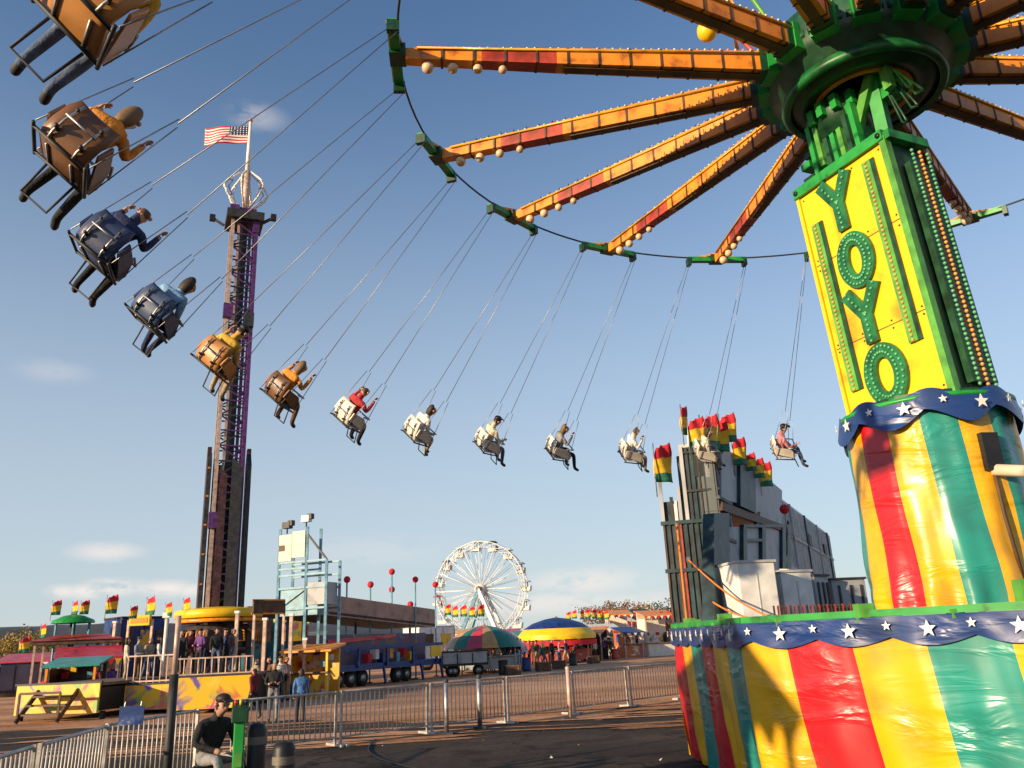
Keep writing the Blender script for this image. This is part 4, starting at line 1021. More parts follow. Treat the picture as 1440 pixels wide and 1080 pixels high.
# ------------------------------------------------------------------ left midway
def awning_stall(name, p, w_, dep, h, roofm, postm, bodym, label, cat, slope=.35, yaw=0, counter=1.0, fringe=None):
    root = thing(name, V((p.x, p.y, 0)), label, cat, rz=yaw)
    q = MB(); q.prism([(-w_/2-.15, -dep/2-.25, h-slope), (-w_/2-.15, dep/2+.15, h), (-w_/2-.15, dep/2+.15, h+.08), (-w_/2-.15, -dep/2-.25, h-slope+.08)], (w_+.3, 0, 0), roofm); q.build('awning', root)
    q = MB(); q.box((0, dep/2-.05, h/2-.05), (w_-.1, .1, h-.12), bodym); q.box((-w_/2+.05, 0, h*.42), (.08, dep-.25, h*.8), bodym); q.build('back_wall', root)
    q = MB(); q.box((0, -dep/2, counter/2), (w_, .12, counter), bodym); q.box((0, -dep/2-.1, counter+.03), (w_+.1, .4, .06), WOOD); q.build('counter', root)
    for sx in (-1, 1):
        q = MB(); q.beam((sx*(w_/2-.05), -dep/2-.12, 0), (sx*(w_/2-.05), -dep/2-.12, h-slope), .09, .09, postm); q.build('post', root)
    if fringe:
        q = MB(); k = int(w_/.28)
        for i in range(k): q.prism([(-w_/2-.1+(i)*(w_+.2)/k, -dep/2-.27, h-slope), (-w_/2-.1+(i+.5)*(w_+.2)/k, -dep/2-.27, h-slope-.3), (-w_/2-.1+(i+1)*(w_+.2)/k, -dep/2-.27, h-slope)], (0, .02, 0), fringe[i % len(fringe)])
        q.build('fringe', root)
    q = MB()
    for i in range(int(w_/.35)): q.box((-w_/2+.3+i*.33, dep/2-.25, counter+.35+.25*(i % 3)), (.22, .2, .26), [FRED, FYEL, PURPLE, SKYB, WHITE][i % 5])
    q.build('prize_shelf', root)
    return root
awning_stall('ticket_stall', at(108, 960, 40), 1.9, 1.6, 2.0, TEAL, ORANGE, MAROON, 'small stall with teal awning and orange posts on the left behind the yellow platform', 'stall', .3, .2)
awning_stall('game_stall', at(122, 950, 46), 2.6, 1.8, 2.5, RED, TAN, GREY, 'game stall with a slanting red awning just behind the teal one', 'stall', .55, .5, fringe=[FYEL, FRED])
# grey container
def box_trailer(name, pA, pB, z0, z1, dep, m, label, cat, wheels=True, trim=None, windows=0, wheel_z=.45):
    d = V((pB.x-pA.x, pB.y-pA.y, 0)); Ln = d.length; d.normalize(); bk = V((-d.y, d.x, 0)); R = Matrix((d, bk, V((0, 0, 1)))).transposed()
    root = thing(name, V((pA.x, pA.y, 0)), label, cat)
    q = MB(); q.box(d*Ln/2+bk*dep/2+V((0, 0, (z0+z1)/2)), (Ln, dep, z1-z0), m, R); q.build('body', root, bevel=.04)
    q = MB(); q.box(d*Ln/2+bk*dep/2+V((0, 0, z1+.04)), (Ln+.06, dep+.06, .08), trim or DARK, R); q.box(d*Ln/2-bk*.03+V((0, 0, z0+.06)), (Ln+.04, .06, .14), trim or DARK, R); q.build('trim', root)
    k = int(Ln/.9); q = MB()
    for i in range(k+1): q.box(d*(Ln*i/k)-bk*.02+V((0, 0, (z0+z1)/2)), (.06, .05, z1-z0-.16), trim or DARK, R)
    q.build('ribs', root)
    if wheels:
        for t in (.2, .28, .8):
            q = MB(); c = d*Ln*t+bk*.25+V((0, 0, wheel_z)); q.tube([c-bk*.13, c+bk*.13], wheel_z, RUBBER, 20); q.tube([c-bk*.15, c-bk*.125], wheel_z*.5, STEEL, 14); q.build('wheel', root)
    for i in range(windows):
        q = MB(); q.box(d*Ln*(i+.5)/windows-bk*.03+V((0, 0, z0+(z1-z0)*.62)), (Ln/windows*.55, .05, (z1-z0)*.35), SPLASH if i % 2 else BROWN, R); q.build('shutter', root)
    return root
box_trailer('storage_container', gnd(-6, 982), gnd(82, 975), .25, 1.85, 2.3, mat('blue_grey_paint', (.13, .145, .19), .5, var=.2, vs=1.), 'low blue grey storage container at the far left edge behind the yellow platform', 'container', wheels=False)
box_trailer('ride_trailer', at(166, 930, 50), at(232, 930, 51), .9, 4.0, 2.4, BLUE, 'dark blue and maroon ride trailer behind the drop tower deck on the left', 'trailer', trim=MAROON, windows=3)
# orange sign on posts
p = at(198, 865, 47); sg = thing('lit_sign', V((p.x, p.y, 0)), 'small orange sign box on two pale posts above the blue ride trailer', 'sign')
zt, zb = at(198, 865, 47).z, at(198, 880, 47).z
q = MB(); q.box((0, 0, (zt+zb)/2), (1.05, .25, zt-zb), SIGNY); q.build('sign_box', sg, bevel=.03)
q = MB(); q.box((0, -.135, (zt+zb)/2), (.85, .02, (zt-zb)*.5), ORANGE); q.build('face', sg)
for s_ in (-1, 1):
    q = MB(); q.beam((s_*.6, .05, 0), (s_*.6, .05, zb+.3), .11, .11, TAN); q.build('post', sg)
p = at(235, 868, 46); q = MB(); q.tube([(0, 0, 0), (0, 0, p.z)], .09, WHITE, 10); q.box((0, 0, p.z+.1), (.35, .3, .25), WHITE); q.box((0, 0, .05), (.4, .4, .1), DARK)
tag(q.build('lamp_post', None, V((p.x, p.y, 0))), 'white post with a small lamp head left of the yellow canopy', 'post')
# green roofed kiddie ride and the dark canopy with tiny flags
p = at(100, 900, 50); kr = thing('kiddie_ride', V((p.x, p.y, 0)), 'small round kiddie ride with a green cone roof on the far left', 'kiddie ride')
zr = at(100, 864, 50).z; q = MB(); q.lathe([(1.05, zr-.45), (1.0, zr-.30), (.5, zr-.08), (.05, zr)], GREEN, 16); q.build('roof', kr)
q = MB(); q.tube([(0, 0, 0), (0, 0, zr)], .14, DARK, 10); q.build('mast', kr)
for k in range(6):
    q = MB(); a = k*PI/3; q.tube([(math.cos(a)*.9, math.sin(a)*.9, 0), (math.cos(a)*.9, math.sin(a)*.9, zr-.4)], .05, SKYB, 8); q.build('post', kr)
q = MB(); q.lathe([(1.25, 0), (1.25, .5), (0.01, .5)], MAROON, 20); q.build('platform', kr)
pc = at(112, 915, 49); cr = thing('canopy_ride', V((pc.x, pc.y, 0)), 'low dark canopy ride with tiny red and yellow pennants on its roof', 'kiddie ride', rz=.35)
zr = at(112, 903, 49).z
q = MB(); q.box((0, 0, zr), (4.0, 2.6, .18), BROWN); q.prism([(-2.1, -1.4, zr+.09), (2.1, -1.4, zr+.09), (1.2, 0, zr+.38), (-1.2, 0, zr+.38)], (0, .05, 0), RUST); q.build('roof', cr)
for sx in (-1, 1):
    for sy in (-1, 1): q = MB(); q.beam((sx*1.85, sy*1.15, 0), (sx*1.85, sy*1.15, zr), .1, .1, TAN); q.build('post', cr)
q = MB()
for k in range(6): a = k*PI/3; q.ball((1.2*math.cos(a), .8*math.sin(a), .75), .42, [RED, YEL, BLUE, RED, TEAL, YEL][k], 12, 8, (1.2, .8, .8))
q.build('ride_cars', cr)
FL = 'flame flags on the left midway'
for x, yb, yt, D, lab in ((78, 865, 842, 52, 'lone flame flag over the dark hill, left of the green cone roof'), (104, 864, 843, 50, 'left one of two flame flags over the green cone roof'), (118, 864, 842, 50.5, 'right one of two flame flags over the green cone roof'),
        (156, 863, 834, 48, 'big flame flag on the tan post left of the orange sign'), (187, 870, 850, 46, 'short flame flag touching the left end of the orange sign'), (210, 865, 836, 47, 'tall flame flag behind the right end of the orange sign'),
        (236, 866, 845, 45.8, 'leaning flame flag on the white lamp post'), (261, 862, 838, 45, 'flame flag just left of the yellow tower canopy'), (59, 897, 875, 48, 'low flame flag over the yellow trees at the left'), (33, 918, 893, 44, 'lowest and leftmost flame flag by the grey container')):
    flag(x, yb, yt, D, lab, FL)
for i, (x, yb, yt) in enumerate(((72, 907, 895), (82, 906, 896), (99, 904, 894), (119, 904, 893), (137, 907, 896), (150, 909, 896))):
    flag(x, yb, yt, 48.5, f'tiny red and yellow flag, {ORD[i]} from the left on the dark canopy ride', 'tiny flags on the canopy ride')
for i, (x, yb, yt) in enumerate(((386, 876, 866), (404, 878, 862), (434, 878, 866), (461, 876, 867))):
    flag(x, yb, yt, 52, f'small flame flag under the long awning, {ORD[i]} from the left', 'small flags behind the queue posts')

# ------------------------------------------------------------------ ride with the long awning, blue trailer and light tower
A0 = gnd(452, 972); A1 = gnd(622, 953); dd = V((A1.x-A0.x, A1.y-A0.y, 0)); LnT = dd.length; dd.normalize(); bb = V((-dd.y, dd.x, 0)); RT = Matrix((dd, bb, V((0, 0, 1)))).transposed()
dr = thing('awning_ride', V((A0.x, A0.y, 0)), 'long blue ride trailer under a big brown folded-out awning with a mural wall', 'ride')
q = MB(); q.box(dd*LnT/2+bb*1.3+V((0, 0, .95)), (LnT, 2.5, .32), BLUE, RT)
for i in range(5): q.box(dd*LnT*(i+.15)/4.4-bb*.02+V((0, 0, 1.45)), (.14, .12, 1.0), BLUE, RT)
q.box(dd*LnT/2-bb*.02+V((0, 0, 1.95)), (LnT, .12, .16), BLUE, RT); q.build('trailer_frame', dr)
for t in (.05, .45, .78, .97):
    q = MB(); q.beam(dd*LnT*t-bb*.1+V((0, 0, .9)), dd*LnT*t-bb*.25+V((0, 0, .02)), .1, .12, BLUE); q.build('jack_leg', dr)
for t in (.15, .24, .33, .62, .70):
    q = MB(); c = dd*LnT*t+bb*.4+V((0, 0, .42)); q.tube([c-bb*.14, c+bb*.14], .42, RUBBER, 20); q.tube([c-bb*.16, c-bb*.13], .2, STEEL, 12); q.build('wheel', dr)
q = MB(); q.box(dd*LnT/2+bb*1.2+V((0, 0, 1.85)), (LnT-.1, .1, 1.55), painted('dark_mural', (.10, .06, .12), [(.02, .05, .16), (.26, .12, .02), (.32, .03, .03), (.22, .20, .28), (.05, .14, .10)], .8), RT); q.build('mural_wall', dr)
q = MB(); q.prism([dd*1.6+bb*1.1+V((0, 0, 2.15)), dd*LnT*.7+bb*1.1+V((0, 0, 2.42)), dd*LnT*.7+bb*1.1+V((0, 0, 2.6)), dd*1.6+bb*1.1+V((0, 0, 2.38))], -bb*.06, RED); q.build('red_stripe', dr)
q = MB(); q.box(dd*LnT*.93-bb*.06+V((0, 0, 1.55)), (1.1, .08, .62), SIGNY, RT); q.build('yellow_board', dr)
q = MB()
for i in range(7): q.box(dd*LnT*(.40+.06*i)+bb*.6+V((0, 0, 1.35+.2*(i % 2))), (.3, .4, .5), [FRED, STAR, BLUE, ORANGE, SKYB, FRED, FYEL][i], RT)
q.build('ride_cars', dr)
O_ = V((A0.x, A0.y, 0)); aL0 = at(432, 862, 43.2)-O_; aL1 = at(456, 829, 43.2)-O_; aR0 = at(612, 882, 53)-O_; aR1 = at(612, 857, 53)-O_
aL1 = V((aL0.x, aL0.y, at(432, 832, 43.2).z)); 
q = MB(); th = bb*4.2
q.prism([aL0, V((aR0.x, aR0.y, aR0.z)), V((aR0.x, aR0.y, aR1.z)), V((aL0.x, aL0.y, aL1.z))], bb*.14, mat('awning_brown', (.34, .21, .15), .6, var=.4, vs=1.5, dirt=(.22, .13, .09))); q.build('awning_fascia', dr)
q = MB(); q.prism([aL0+V((0, 0, .06)), aR0+V((0, 0, .06)), aR0+V((0, 0, .2)), aL0+V((0, 0, .2))], th, BLACK); q.build('awning_roof', dr)
q = MB()
for t in (.03, .5, .96): p = V((aL0.x, aL0.y, 0)).lerp(V((aR0.x, aR0.y, 0)), t)+bb*1.6; q.beam(p, p+V((0, 0, aL0.z*(1-t)+aR0.z*t)), .12, .12, BLUE)
q.build('awning_post', dr)
# light tower
lx = at(390, 850, 41.2); rx = at(458, 850, 39.6); lt_ = thing('light_tower', V((lx.x, lx.y, 0)), 'pale blue scaffold tower with a cream two-panel board and spotlights on top', 'tower')
d = V((rx.x-lx.x, rx.y-lx.y, 0)); Ld = d.length; d.normalize(); bk = V((-d.y, d.x, 0)); R = Matrix((d, bk, V((0, 0, 1)))).transposed()
zA, zBd0, zBd1 = at(392, 850, 40).z, at(392, 786, 40).z, at(392, 750, 40).z
wB = (at(441, 800, 40)-at(392, 800, 40)).length
q = MB()
for s_ in (0, wB):
    for b_ in (0, 1.1): q.beam(d*s_+bk*b_, d*s_+bk*b_+V((0, 0, zBd1+.35)), .12, .12, SKYB)
for b_ in (0, 1.1): q.beam(d*Ld+bk*b_, d*Ld+bk*b_+V((0, 0, at(458, 790, 40.8).z)), .12, .12, SKYB)
for z in (zA-.2, zA+.75, zA+1.35, zBd0-.4, zBd0-.1):
    for b_ in (0, 1.1): q.beam(bk*b_+V((0, 0, z)), d*(wB if z > zA+1.4 and z < zBd0-.3 else Ld)+bk*b_+V((0, 0, z)), .09, .09, SKYB)
q.beam(d*wB+V((0, 0, zBd1)), d*Ld+V((0, 0, at(458, 790, 40.8).z)), .08, .08, DARK); q.beam(d*wB+V((0, 0, zA+.7)), V((0, 0, zA-.2)), .06, .06, SKYB)
q.build('scaffold', lt_)
q = MB(); q.box(d*Ld*.42+bk*.5+V((0, 0, zA+.1)), (Ld*.8, .9, 1.2), SKYB, R); q.box(d*Ld*.80+bk*.5+V((0, 0, zA+.45)), (Ld*.36, 1.0, 1.0), GREY, R); q.build('machine_house', lt_)
for i in range(2):
    q = MB(); q.box(d*wB*(.26+.48*i)-bk*.08+V((0, 0, (zBd0+zBd1)/2+.13*i)), (wB*.46, .08, zBd1-zBd0+.05), CREAMP, R)
    if i == 0: q.box(d*wB*.14-bk*.13+V((0, 0, (zBd0+zBd1)/2)), (wB*.2, .03, .28), BROWN, R)
    q.box(d*wB*(.26+.48*i)-bk*.128+V((0, 0, (zBd0+zBd1)/2+.1)), (wB*.40, .015, .05), LGREY, R)
    q.build('board_panel', lt_)
for s_ in (.25, .95):
    q = MB(); c = d*wB*s_+V((0, 0, zBd1+.5+.22*(s_ > .5))); q.tube([c-V((0, 0, .4)), c], .04, DARK, 6); q.box(c, (.42, .3, .3), DARK if s_ < .5 else WHITE, R); q.box(c+d*.22+V((0, 0, .1)), (.25, .25, .25), BLACK, R); q.build('spotlight', lt_)
# red globe lights
for i, (x, yt, yb, D) in enumerate(((488, 815, 838, 47), (521, 822, 845, 49), (551, 804, 850, 50), (551, 829, 850, 50.6), (584, 815, 852, 51), (577, 850, 858, 51), (612, 822, 860, 54))):
    p = at(x, yt, D); q = MB(); q.ball((0, 0, p.z), .19, FRED, 14, 10); q.tube([(0, 0, .0), (0, 0, p.z-.15)], .045, SKYB, 8); q.box((0, 0, .03), (.3, .3, .06), DARK)
    tag(q.build('globe_light', None, V((p.x, p.y, 0))), ['red globe on a thin pole at the left end of the long awning', 'second red globe from the left above the awning, a low one', 'highest red globe above the middle of the awning', 'lower red globe right under the highest one', 'dark red globe on a tall thin pole right of the highest one', 'tiny red globe barely clearing the awning edge', 'red globe in front of the left rim of the wheel'][i], 'globe light', 'red globe lights over the awning')
awning_stall('ride_booth', at(440, 950, 38), 2.0, 1.4, 2.1, ORANGE, SIGNY, painted('hot_mural', (.72, .40, .04), [(.62, .05, .03), (.75, .55, .40), (.5, .06, .10)], 1.6), 'sunlit red and yellow painted booth left of the blue trailer', 'booth', .25, -.15)
box_trailer('teal_trailer', at(345, 920, 55), at(432, 920, 56), .8, 4.6, 2.4, mat('teal_trailer_paint', (.012, .09, .12), .5, var=.5, vs=1.5), 'dark teal ride trailer seen between the tan queue posts', 'trailer', trim=RUST, windows=2)

# ------------------------------------------------------------------ ferris wheel
FC = at(677, 829, 125); fr = thing('ferris_wheel', V((FC.x, FC.y, 0)), 'big white ferris wheel with bench gondolas standing in the distance', 'ferris wheel', rz=rad(-16))
hz = FC.z; RW = 7.05
for s_ in (-1, 1):
    q = MB(); y = s_*.75
    for rr_, r_ in ((RW, .075), (RW*.88, .045)): q.tube([(rr_*math.cos(2*PI*k/32), y, hz+rr_*math.sin(2*PI*k/32)) for k in range(32)], r_, WHITE, 6, True)
    for k in range(32): a0, a1 = 2*PI*k/32, 2*PI*(k+1)/32; q.tube([(RW*math.cos(a0), y, hz+RW*math.sin(a0)), (RW*.88*math.cos(a1), y, hz+RW*.88*math.sin(a1))], .045, STEEL, 5)
    q.build('rim', fr)
    q = MB()
    for k in range(16): a = 2*PI*k/16; q.tube([(.4*math.cos(a), y*.6, hz+.4*math.sin(a)), (RW*math.cos(a), y, hz+RW*math.sin(a))], .05, WHITE, 6)
    for k in range(16): a = 2*PI*(k+.5)/16; q.tube([(.4*math.cos(a), y*.6, hz+.4*math.sin(a)), (RW*.88*math.cos(a), y, hz+RW*.88*math.sin(a))], .03, STEEL, 5)
    q.build('spokes', fr)
    q = MB()
    for t in (-1, 1): q.beam((0, s_*1.3, hz), (t*4.2, s_*1.9, 0), .62, .5, SKYB if t < 0 else WHITE)
    q.beam((-1.9, s_*1.58, hz*.55), (1.9, s_*1.58, hz*.55), .2, .2, SKYB); q.beam((-.9, s_*1.45, hz*.78), (1.9, s_*1.6, hz*.52), .15, .15, SKYB); q.build('support_leg', fr)
q = MB(); q.tube([(0, -1.5, hz), (0, 1.5, hz)], .45, mat('hub_brown', (.22, .12, .07), .5), 16); q.tube([(0, -1.0, hz), (0, 1.0, hz)], .75, WHITE, 16); q.build('hub', fr)
g0 = None
for_dark = (1, 3, 6, 8, 11, 13)
GC = [WHITE, CREAM, LGREY, WHITE, MAROON, GREY]
for k in range(16):
    if g0 is None:
        m = MB(); m.prism([(-.62, -.5, -1.35), (.62, -.5, -1.35), (.62, -.5, -1.22), (-.5, -.5, -1.22)], (0, 1.0, 0), GREY); m.prism([(.62, -.5, -1.35), (.72, -.5, -.55), (.60, -.5, -.55), (.5, -.5, -1.25)], (0, 1., 0), WHITE)
        m.prism([(-.62, -.5, -1.35), (-.5, -.5, -1.3), (-.56, -.5, -.75), (-.66, -.5, -.75)], (0, 1., 0), WHITE)
        for s_ in (-1, 1): m.prism([(-.6, s_*.5, -1.3), (.6, s_*.5, -1.3), (.7, s_*.5, -.75), (-.64, s_*.5, -.85)], (0, s_*.04, 0), CREAM); m.beam((0, s_*.55, 0), (0, s_*.55, -1.0), .07, .07, DARK)
        m.lathe([(.8, -.02), (.5, .22), (.02, .32)], WHITE, 12); m.tube([(0, -.7, 0), (0, .7, 0)], .07, DARK, 6)
        gd = g0 = m.build('gondola', fr)
    else: gd = g0.copy(); col.objects.link(gd); gd.parent = fr
    a = 2*PI*k/16+.1; gd.location = (RW*math.cos(a), 0, hz+RW*math.sin(a))
    if k in for_dark:
        for i_ in range(len(gd.material_slots)):
            if gd.material_slots[i_].material == WHITE: gd.material_slots[i_].link = 'OBJECT'; gd.material_slots[i_].material = {8: FRED, 3: DARK, 13: DARK, 6: GREY, 1: GREY, 11: MAROON}[k]
q = MB(); q.box((0, 0, .45), (9.5, 4.6, .5), SKYB); q.build('base_frame', fr)
FW = 'flame flags in front of the wheel'
for i, (x, yb, yt) in enumerate(((630, 865, 848), (640, 868, 850), (652, 867, 849), (664, 868, 851), (677, 867, 848))):
    flag(x, yb, yt, 80, f'small flame flag before the ferris wheel, {ORD[i]} of five from the left', FW)

# round striped tents
def round_tent(p, Rr, z_edge, z_top, cols, label, cat, name, valance=None, n=48, counter=None, knob=None):
    root = thing(name, V((p.x, p.y, 0)), label, cat)
    q = MB(); seg = n//len(cols)
    prof = [(Rr, z_edge), (Rr*.86, z_edge+(z_top-z_edge)*.36), (Rr*.62, z_edge+(z_top-z_edge)*.68), (Rr*.3, z_edge+(z_top-z_edge)*.9), (.03, z_top)]
    q.lathe(prof, None, n, mfun=lambda i, j: SIGNY if (valance and i == 0) else cols[(j//max(1, n//16)) % len(cols)]); q.build('canopy', root)
    if valance:
        q = MB(); q.lathe([(Rr+.02, z_edge-.35), (Rr+.03, z_edge-.15), (Rr+.01, z_edge+.02)], None, n, mfun=lambda i, j: valance[(j//3) % len(valance)] if i == 1 else valance[(j//3+1) % len(valance)]); q.build('valance', root)
    q = MB(); q.tube([(0, 0, 0), (0, 0, z_top+.1)], .12, TAN, 10); q.build('centre_pole', root)
    for k in range(8):
        q = MB(); a = k*PI/4+.2; q.tube([(Rr*.9*math.cos(a), Rr*.9*math.sin(a), 0), (Rr*.9*math.cos(a), Rr*.9*math.sin(a), z_edge+.1)], .05, TAN, 8); q.build('post', root)
    if counter:
        q = MB(); q.lathe([(Rr*.84, .25), (Rr*.86, .95), (Rr*.94, 1.0), (Rr*.94, 1.05), (Rr*.6, 1.05)], counter, 16, smooth=False); q.build('counter', root)
        for k in range(14):
            q = MB(); a = k*2*PI/14; q.box((Rr*.5*math.cos(a), Rr*.5*math.sin(a), 1.3+.1*(k % 3)), (.4, .4, .5), [FRED, SKYB, FYEL, WHITE, PURPLE, ORANGE][k % 6]); q.build('prize', root)
    return root
VR = vinyl('rose_vinyl', (.62, .05, .09)); VG = vinyl('deep_green_vinyl', (.015, .17, .10)); VO = vinyl('tan_orange_vinyl', (.60, .32, .10))
pt = at(681, 912, 57)
round_tent(pt, 2.75, at(681, 911, 57).z, at(681, 879, 57).z, [VR, VO, VG, VR, VO, VG, VG, VR], 'round game tent roof in red, orange and green segments before the ferris wheel', 'tent', 'striped_tent', counter=GREY)
pt = at(783, 900, 70)
round_tent(pt, 3.2, at(783, 893, 70).z, at(783, 868, 70).z, [BLUE, BLUE, BLUE, BLUE], 'round tent with a blue roof and yellow and red valance', 'tent', 'blue_roof_tent', valance=[SIGNY, SIGNY, SIGNY], counter=RUST)
q = MB(); q.lathe([(3.28, at(783, 906, 70).z-.1), (3.3, at(783, 899, 70).z-.1)], FRED, 40)
pq = q.build('lower_valance', None, (0, 0, 0)); pq.parent = [o for o in col.objects if o.name == 'blue_roof_tent'][0]
FY = 'flame flags behind the blue roofed tent'
for i, (x, yb, yt) in enumerate(((800, 872, 859), (808, 870, 857), (819, 871, 857), (827, 870, 855), (836, 870, 855), (844, 871, 856), (853, 871, 857))):
    flag(x, yb, yt, 85, f'small flame flag beyond the blue roofed tent, {ORD[i]} of seven from the left', FY)
FR_ = 'flame flags over the last stall'
for i, (x, yb, yt) in enumerate(((912, 872, 859), (920, 872, 859), (930, 871, 858), (940, 871, 858))):
    flag(x, yb, yt, 80, f'small flame flag above the distant cream stall, {ORD[i]} of four from the left', FR_)
box_trailer('game_trailer', at(622, 935, 51.5), at(686, 932, 52), .62, 1.4, 1.6, GREY, 'low grey game trailer below the red, orange and green tent roof', 'trailer', trim=BLACK, wheel_z=.33)
for i, (x, y, D, w_, h_, rm, bm_, lab) in enumerate(((846, 925, 82, 3.2, 3.0, WHITE, CREAM, 'white roofed food stall right of the blue roofed tent'), (873, 922, 88, 2.4, 4.4, ORANGE, CREAM, 'narrow tall stall with an orange top in the distance'), (893, 920, 95, 3.2, 4.6, TEALD, GREY, 'dark peaked stall left of the cream one in the distance'), (925, 915, 80, 2.9, 4.0, ORANGE, CREAM, 'cream stall with orange trim under four flags by the striped skirt'), (815, 930, 79, 2.6, 2.6, RED, WHITE, 'red roofed stall behind the crowd by the blue roofed tent'))):
    awning_stall('food_stall', at(x, y, D), w_, 2.2, h_, rm, TAN, bm_, lab, 'stall', .5, random.uniform(-.2, .3), 1.1, fringe=[FRED, STAR])
MULTI = painted('stall_mural', (.55, .12, .03), [(.75, .50, .04), (.05, .10, .35), (.70, .62, .50), (.05, .25, .20)], 1.4)
for i, (x, y, D, w_, h_, rm, bm_, lab) in enumerate(((748, 931, 80, 2.9, 2.7, TEAL, MULTI, 'teal roofed stall between the striped tent and the blue roofed tent'), (706, 925, 88, 3.4, 3.0, RED, MULTI, 'red roofed stall behind the right side of the striped tent'), (650, 924, 90, 3.2, 3.2, YEL, MULTI, 'yellow roofed stall behind the left side of the striped tent'),
        (858, 918, 110, 3.4, 3.4, YEL, RUST, 'yellow roofed stall far beyond the white roofed one'), (905, 917, 92, 2.6, 3.2, RED, MULTI, 'red roofed painted stall between the dark peaked stall and the cream one'), (884, 918, 78, 1.8, 2.6, BLUE, MULTI, 'small blue roofed stall in front of the dark peaked one'), (838, 922, 74, 1.8, 2.7, ORANGE, MAROON, 'small orange roofed maroon stall beside the white roofed one'), (943, 913, 100, 3.0, 3.6, RUST, MULTI, 'rust roofed stall half hidden by the fun house'),
        (150, 925, 58, 2.8, 2.4, TEAL, MULTI, 'teal roofed painted stall left of the blue ride trailer'), (40, 930, 62, 3.0, 2.4, RED, GREY, 'red roofed grey stall before the yellow trees at far left'), (8, 930, 66, 3.0, 2.2, BLUE, MULTI, 'blue roofed painted stall at the far left edge'), (420, 925, 58, 2.8, 3.0, YEL, MULTI, 'yellow roofed painted stall under the left end of the long awning'))):
    awning_stall('midway_stall', at(x, y, D), w_, 2.2, h_, rm, TAN, bm_, lab, 'stall', .5, random.uniform(-.35, .35), 1.1, fringe=[[FRED, STAR], [FYEL, FRED], [PBLUE, STAR]][i % 3])
box_trailer('generator_trailer', at(590, 930, 66), at(640, 930, 68), .7, 3.2, 2.3, WHITE, 'white generator trailer behind the right end of the long awning', 'trailer', trim=STEEL, windows=2)
box_trailer('supply_truck', at(868, 920, 112), at(900, 920, 114), .8, 3.6, 2.4, LGREY, 'pale grey box truck far behind the small blue roofed stall', 'truck', trim=DARK)
# power cable lying on the dark ground
q = MB(); cp_ = [(2.7, 12.6), (1.6, 12.2), (.6, 13.2), (-.6, 13.0), (-1.6, 14.4), (-2.6, 15.9), (-3.2, 17.6), (-3.4, 19.6)]
pts = []
for i in range(len(cp_)-1):
    p0_, p1_, p2_, p3_ = [V(cp_[max(0, min(len(cp_)-1, i+o_))]) for o_ in (-1, 0, 1, 2)]
    for t in range(8):
        t /= 8; c_ = .5*((2*p1_)+(p2_-p0_)*t+(2*p0_-5*p1_+4*p2_-p3_)*t*t+(3*p1_-p0_-3*p2_+p3_)*t**3); pts.append((c_.x, c_.y, .022))
q.tube(pts, .016, BLACK, 6); tag(q.build('power_cable'), 'black power cable snaking over the dark ground from the platform skirt to the fence', 'cable')
#@@PART4
# ------------------------------------------------------------------ trees
def make_tree(name, h, cw, leafm, seed, n=900):
    rnd = random.Random(seed); root = thing(name, (0, 0, 0), 'x', 'tree')
    q = MB(); q.tube([(0, 0, -.1), (.05, 0, h*.25), (0, .08, h*.5), (.1, 0, h*.75)], [h*.035, h*.028, h*.018, h*.006], BARK, 8)
    tips = []
    for k in range(9):
        a = k*2.4; z0 = h*(.25+.05*k); e = V((math.cos(a)*cw*.38, math.sin(a)*cw*.38, z0+h*.2)); q.tube([(0, 0, z0), V((0, 0, z0)).lerp(e, .5)+V((0, 0, h*.02)), e], [h*.014, h*.009, h*.003], BARK, 6); tips.append(e)
    q.build('trunk', root)
    c = MB(); cl = [t+V((rnd.uniform(-.3, .3)*cw*.4, rnd.uniform(-.3, .3)*cw*.4, rnd.uniform(-.05, .22)*h)) for t in tips for _ in range(3)]
    for i in range(n):
        b = rnd.choice(cl); p = b+V((rnd.gauss(0, .10)*cw, rnd.gauss(0, .10)*cw, rnd.gauss(0, .055)*h)); s_ = h*rnd.uniform(.018, .04)
        u = V((rnd.uniform(-1, 1), rnd.uniform(-1, 1), rnd.uniform(-.6, 1))).normalized(); v = u.orthogonal().normalized(); w2 = u.cross(v)
        c.add([p-v*s_, p+w2*s_*.6, p+v*s_, p-w2*s_*.6], [(0, 1, 2, 3)], leafm[rnd.randrange(len(leafm))])
    c.build('crown', root)
    return root
BARK = mat('bark', (.10, .07, .05), .9)
LY = [mat('leaf_gold', (.34, .22, .03), .7), mat('leaf_olive', (.20, .16, .03), .7)]; LB = [mat('leaf_russet', (.20, .09, .035), .7), mat('leaf_brown', (.14, .08, .04), .7)]; LG = [mat('leaf_dull_green', (.07, .09, .035), .7), mat('leaf_dark', (.045, .06, .03), .7)]
protos = [make_tree('autumn_tree', 9, 8, LY, 1), make_tree('autumn_tree', 8, 8, LB, 2), make_tree('autumn_tree', 8.5, 7.5, LG, 3)]
used = [False]*3
trees = [(-6, 118, 0, .55, 'gold autumn tree cut by the left edge of the picture'), (14, 112, 0, .5, 'gold autumn tree, second from the left edge'), (34, 120, 0, .6, 'tall gold autumn tree behind the lowest flag at the left'), (52, 126, 2, .5, 'dull green tree between the gold ones and the dark canopy'), (70, 130, 0, .45, 'small gold tree left of the green cone roof'),
         (845, 190, 1, 1.0, 'russet tree behind the white roofed stall'), (862, 205, 2, 1.0, 'dull green tree behind the orange topped stall'), (880, 195, 1, 1.1, 'russet tree behind the dark peaked stall'), (900, 185, 1, .95, 'brown tree right of the dark peaked stall'), (915, 210, 0, .9, 'gold tree far behind the cream stall'), (940, 190, 2, 1.0, 'dull green tree touching the end of the fun house')]
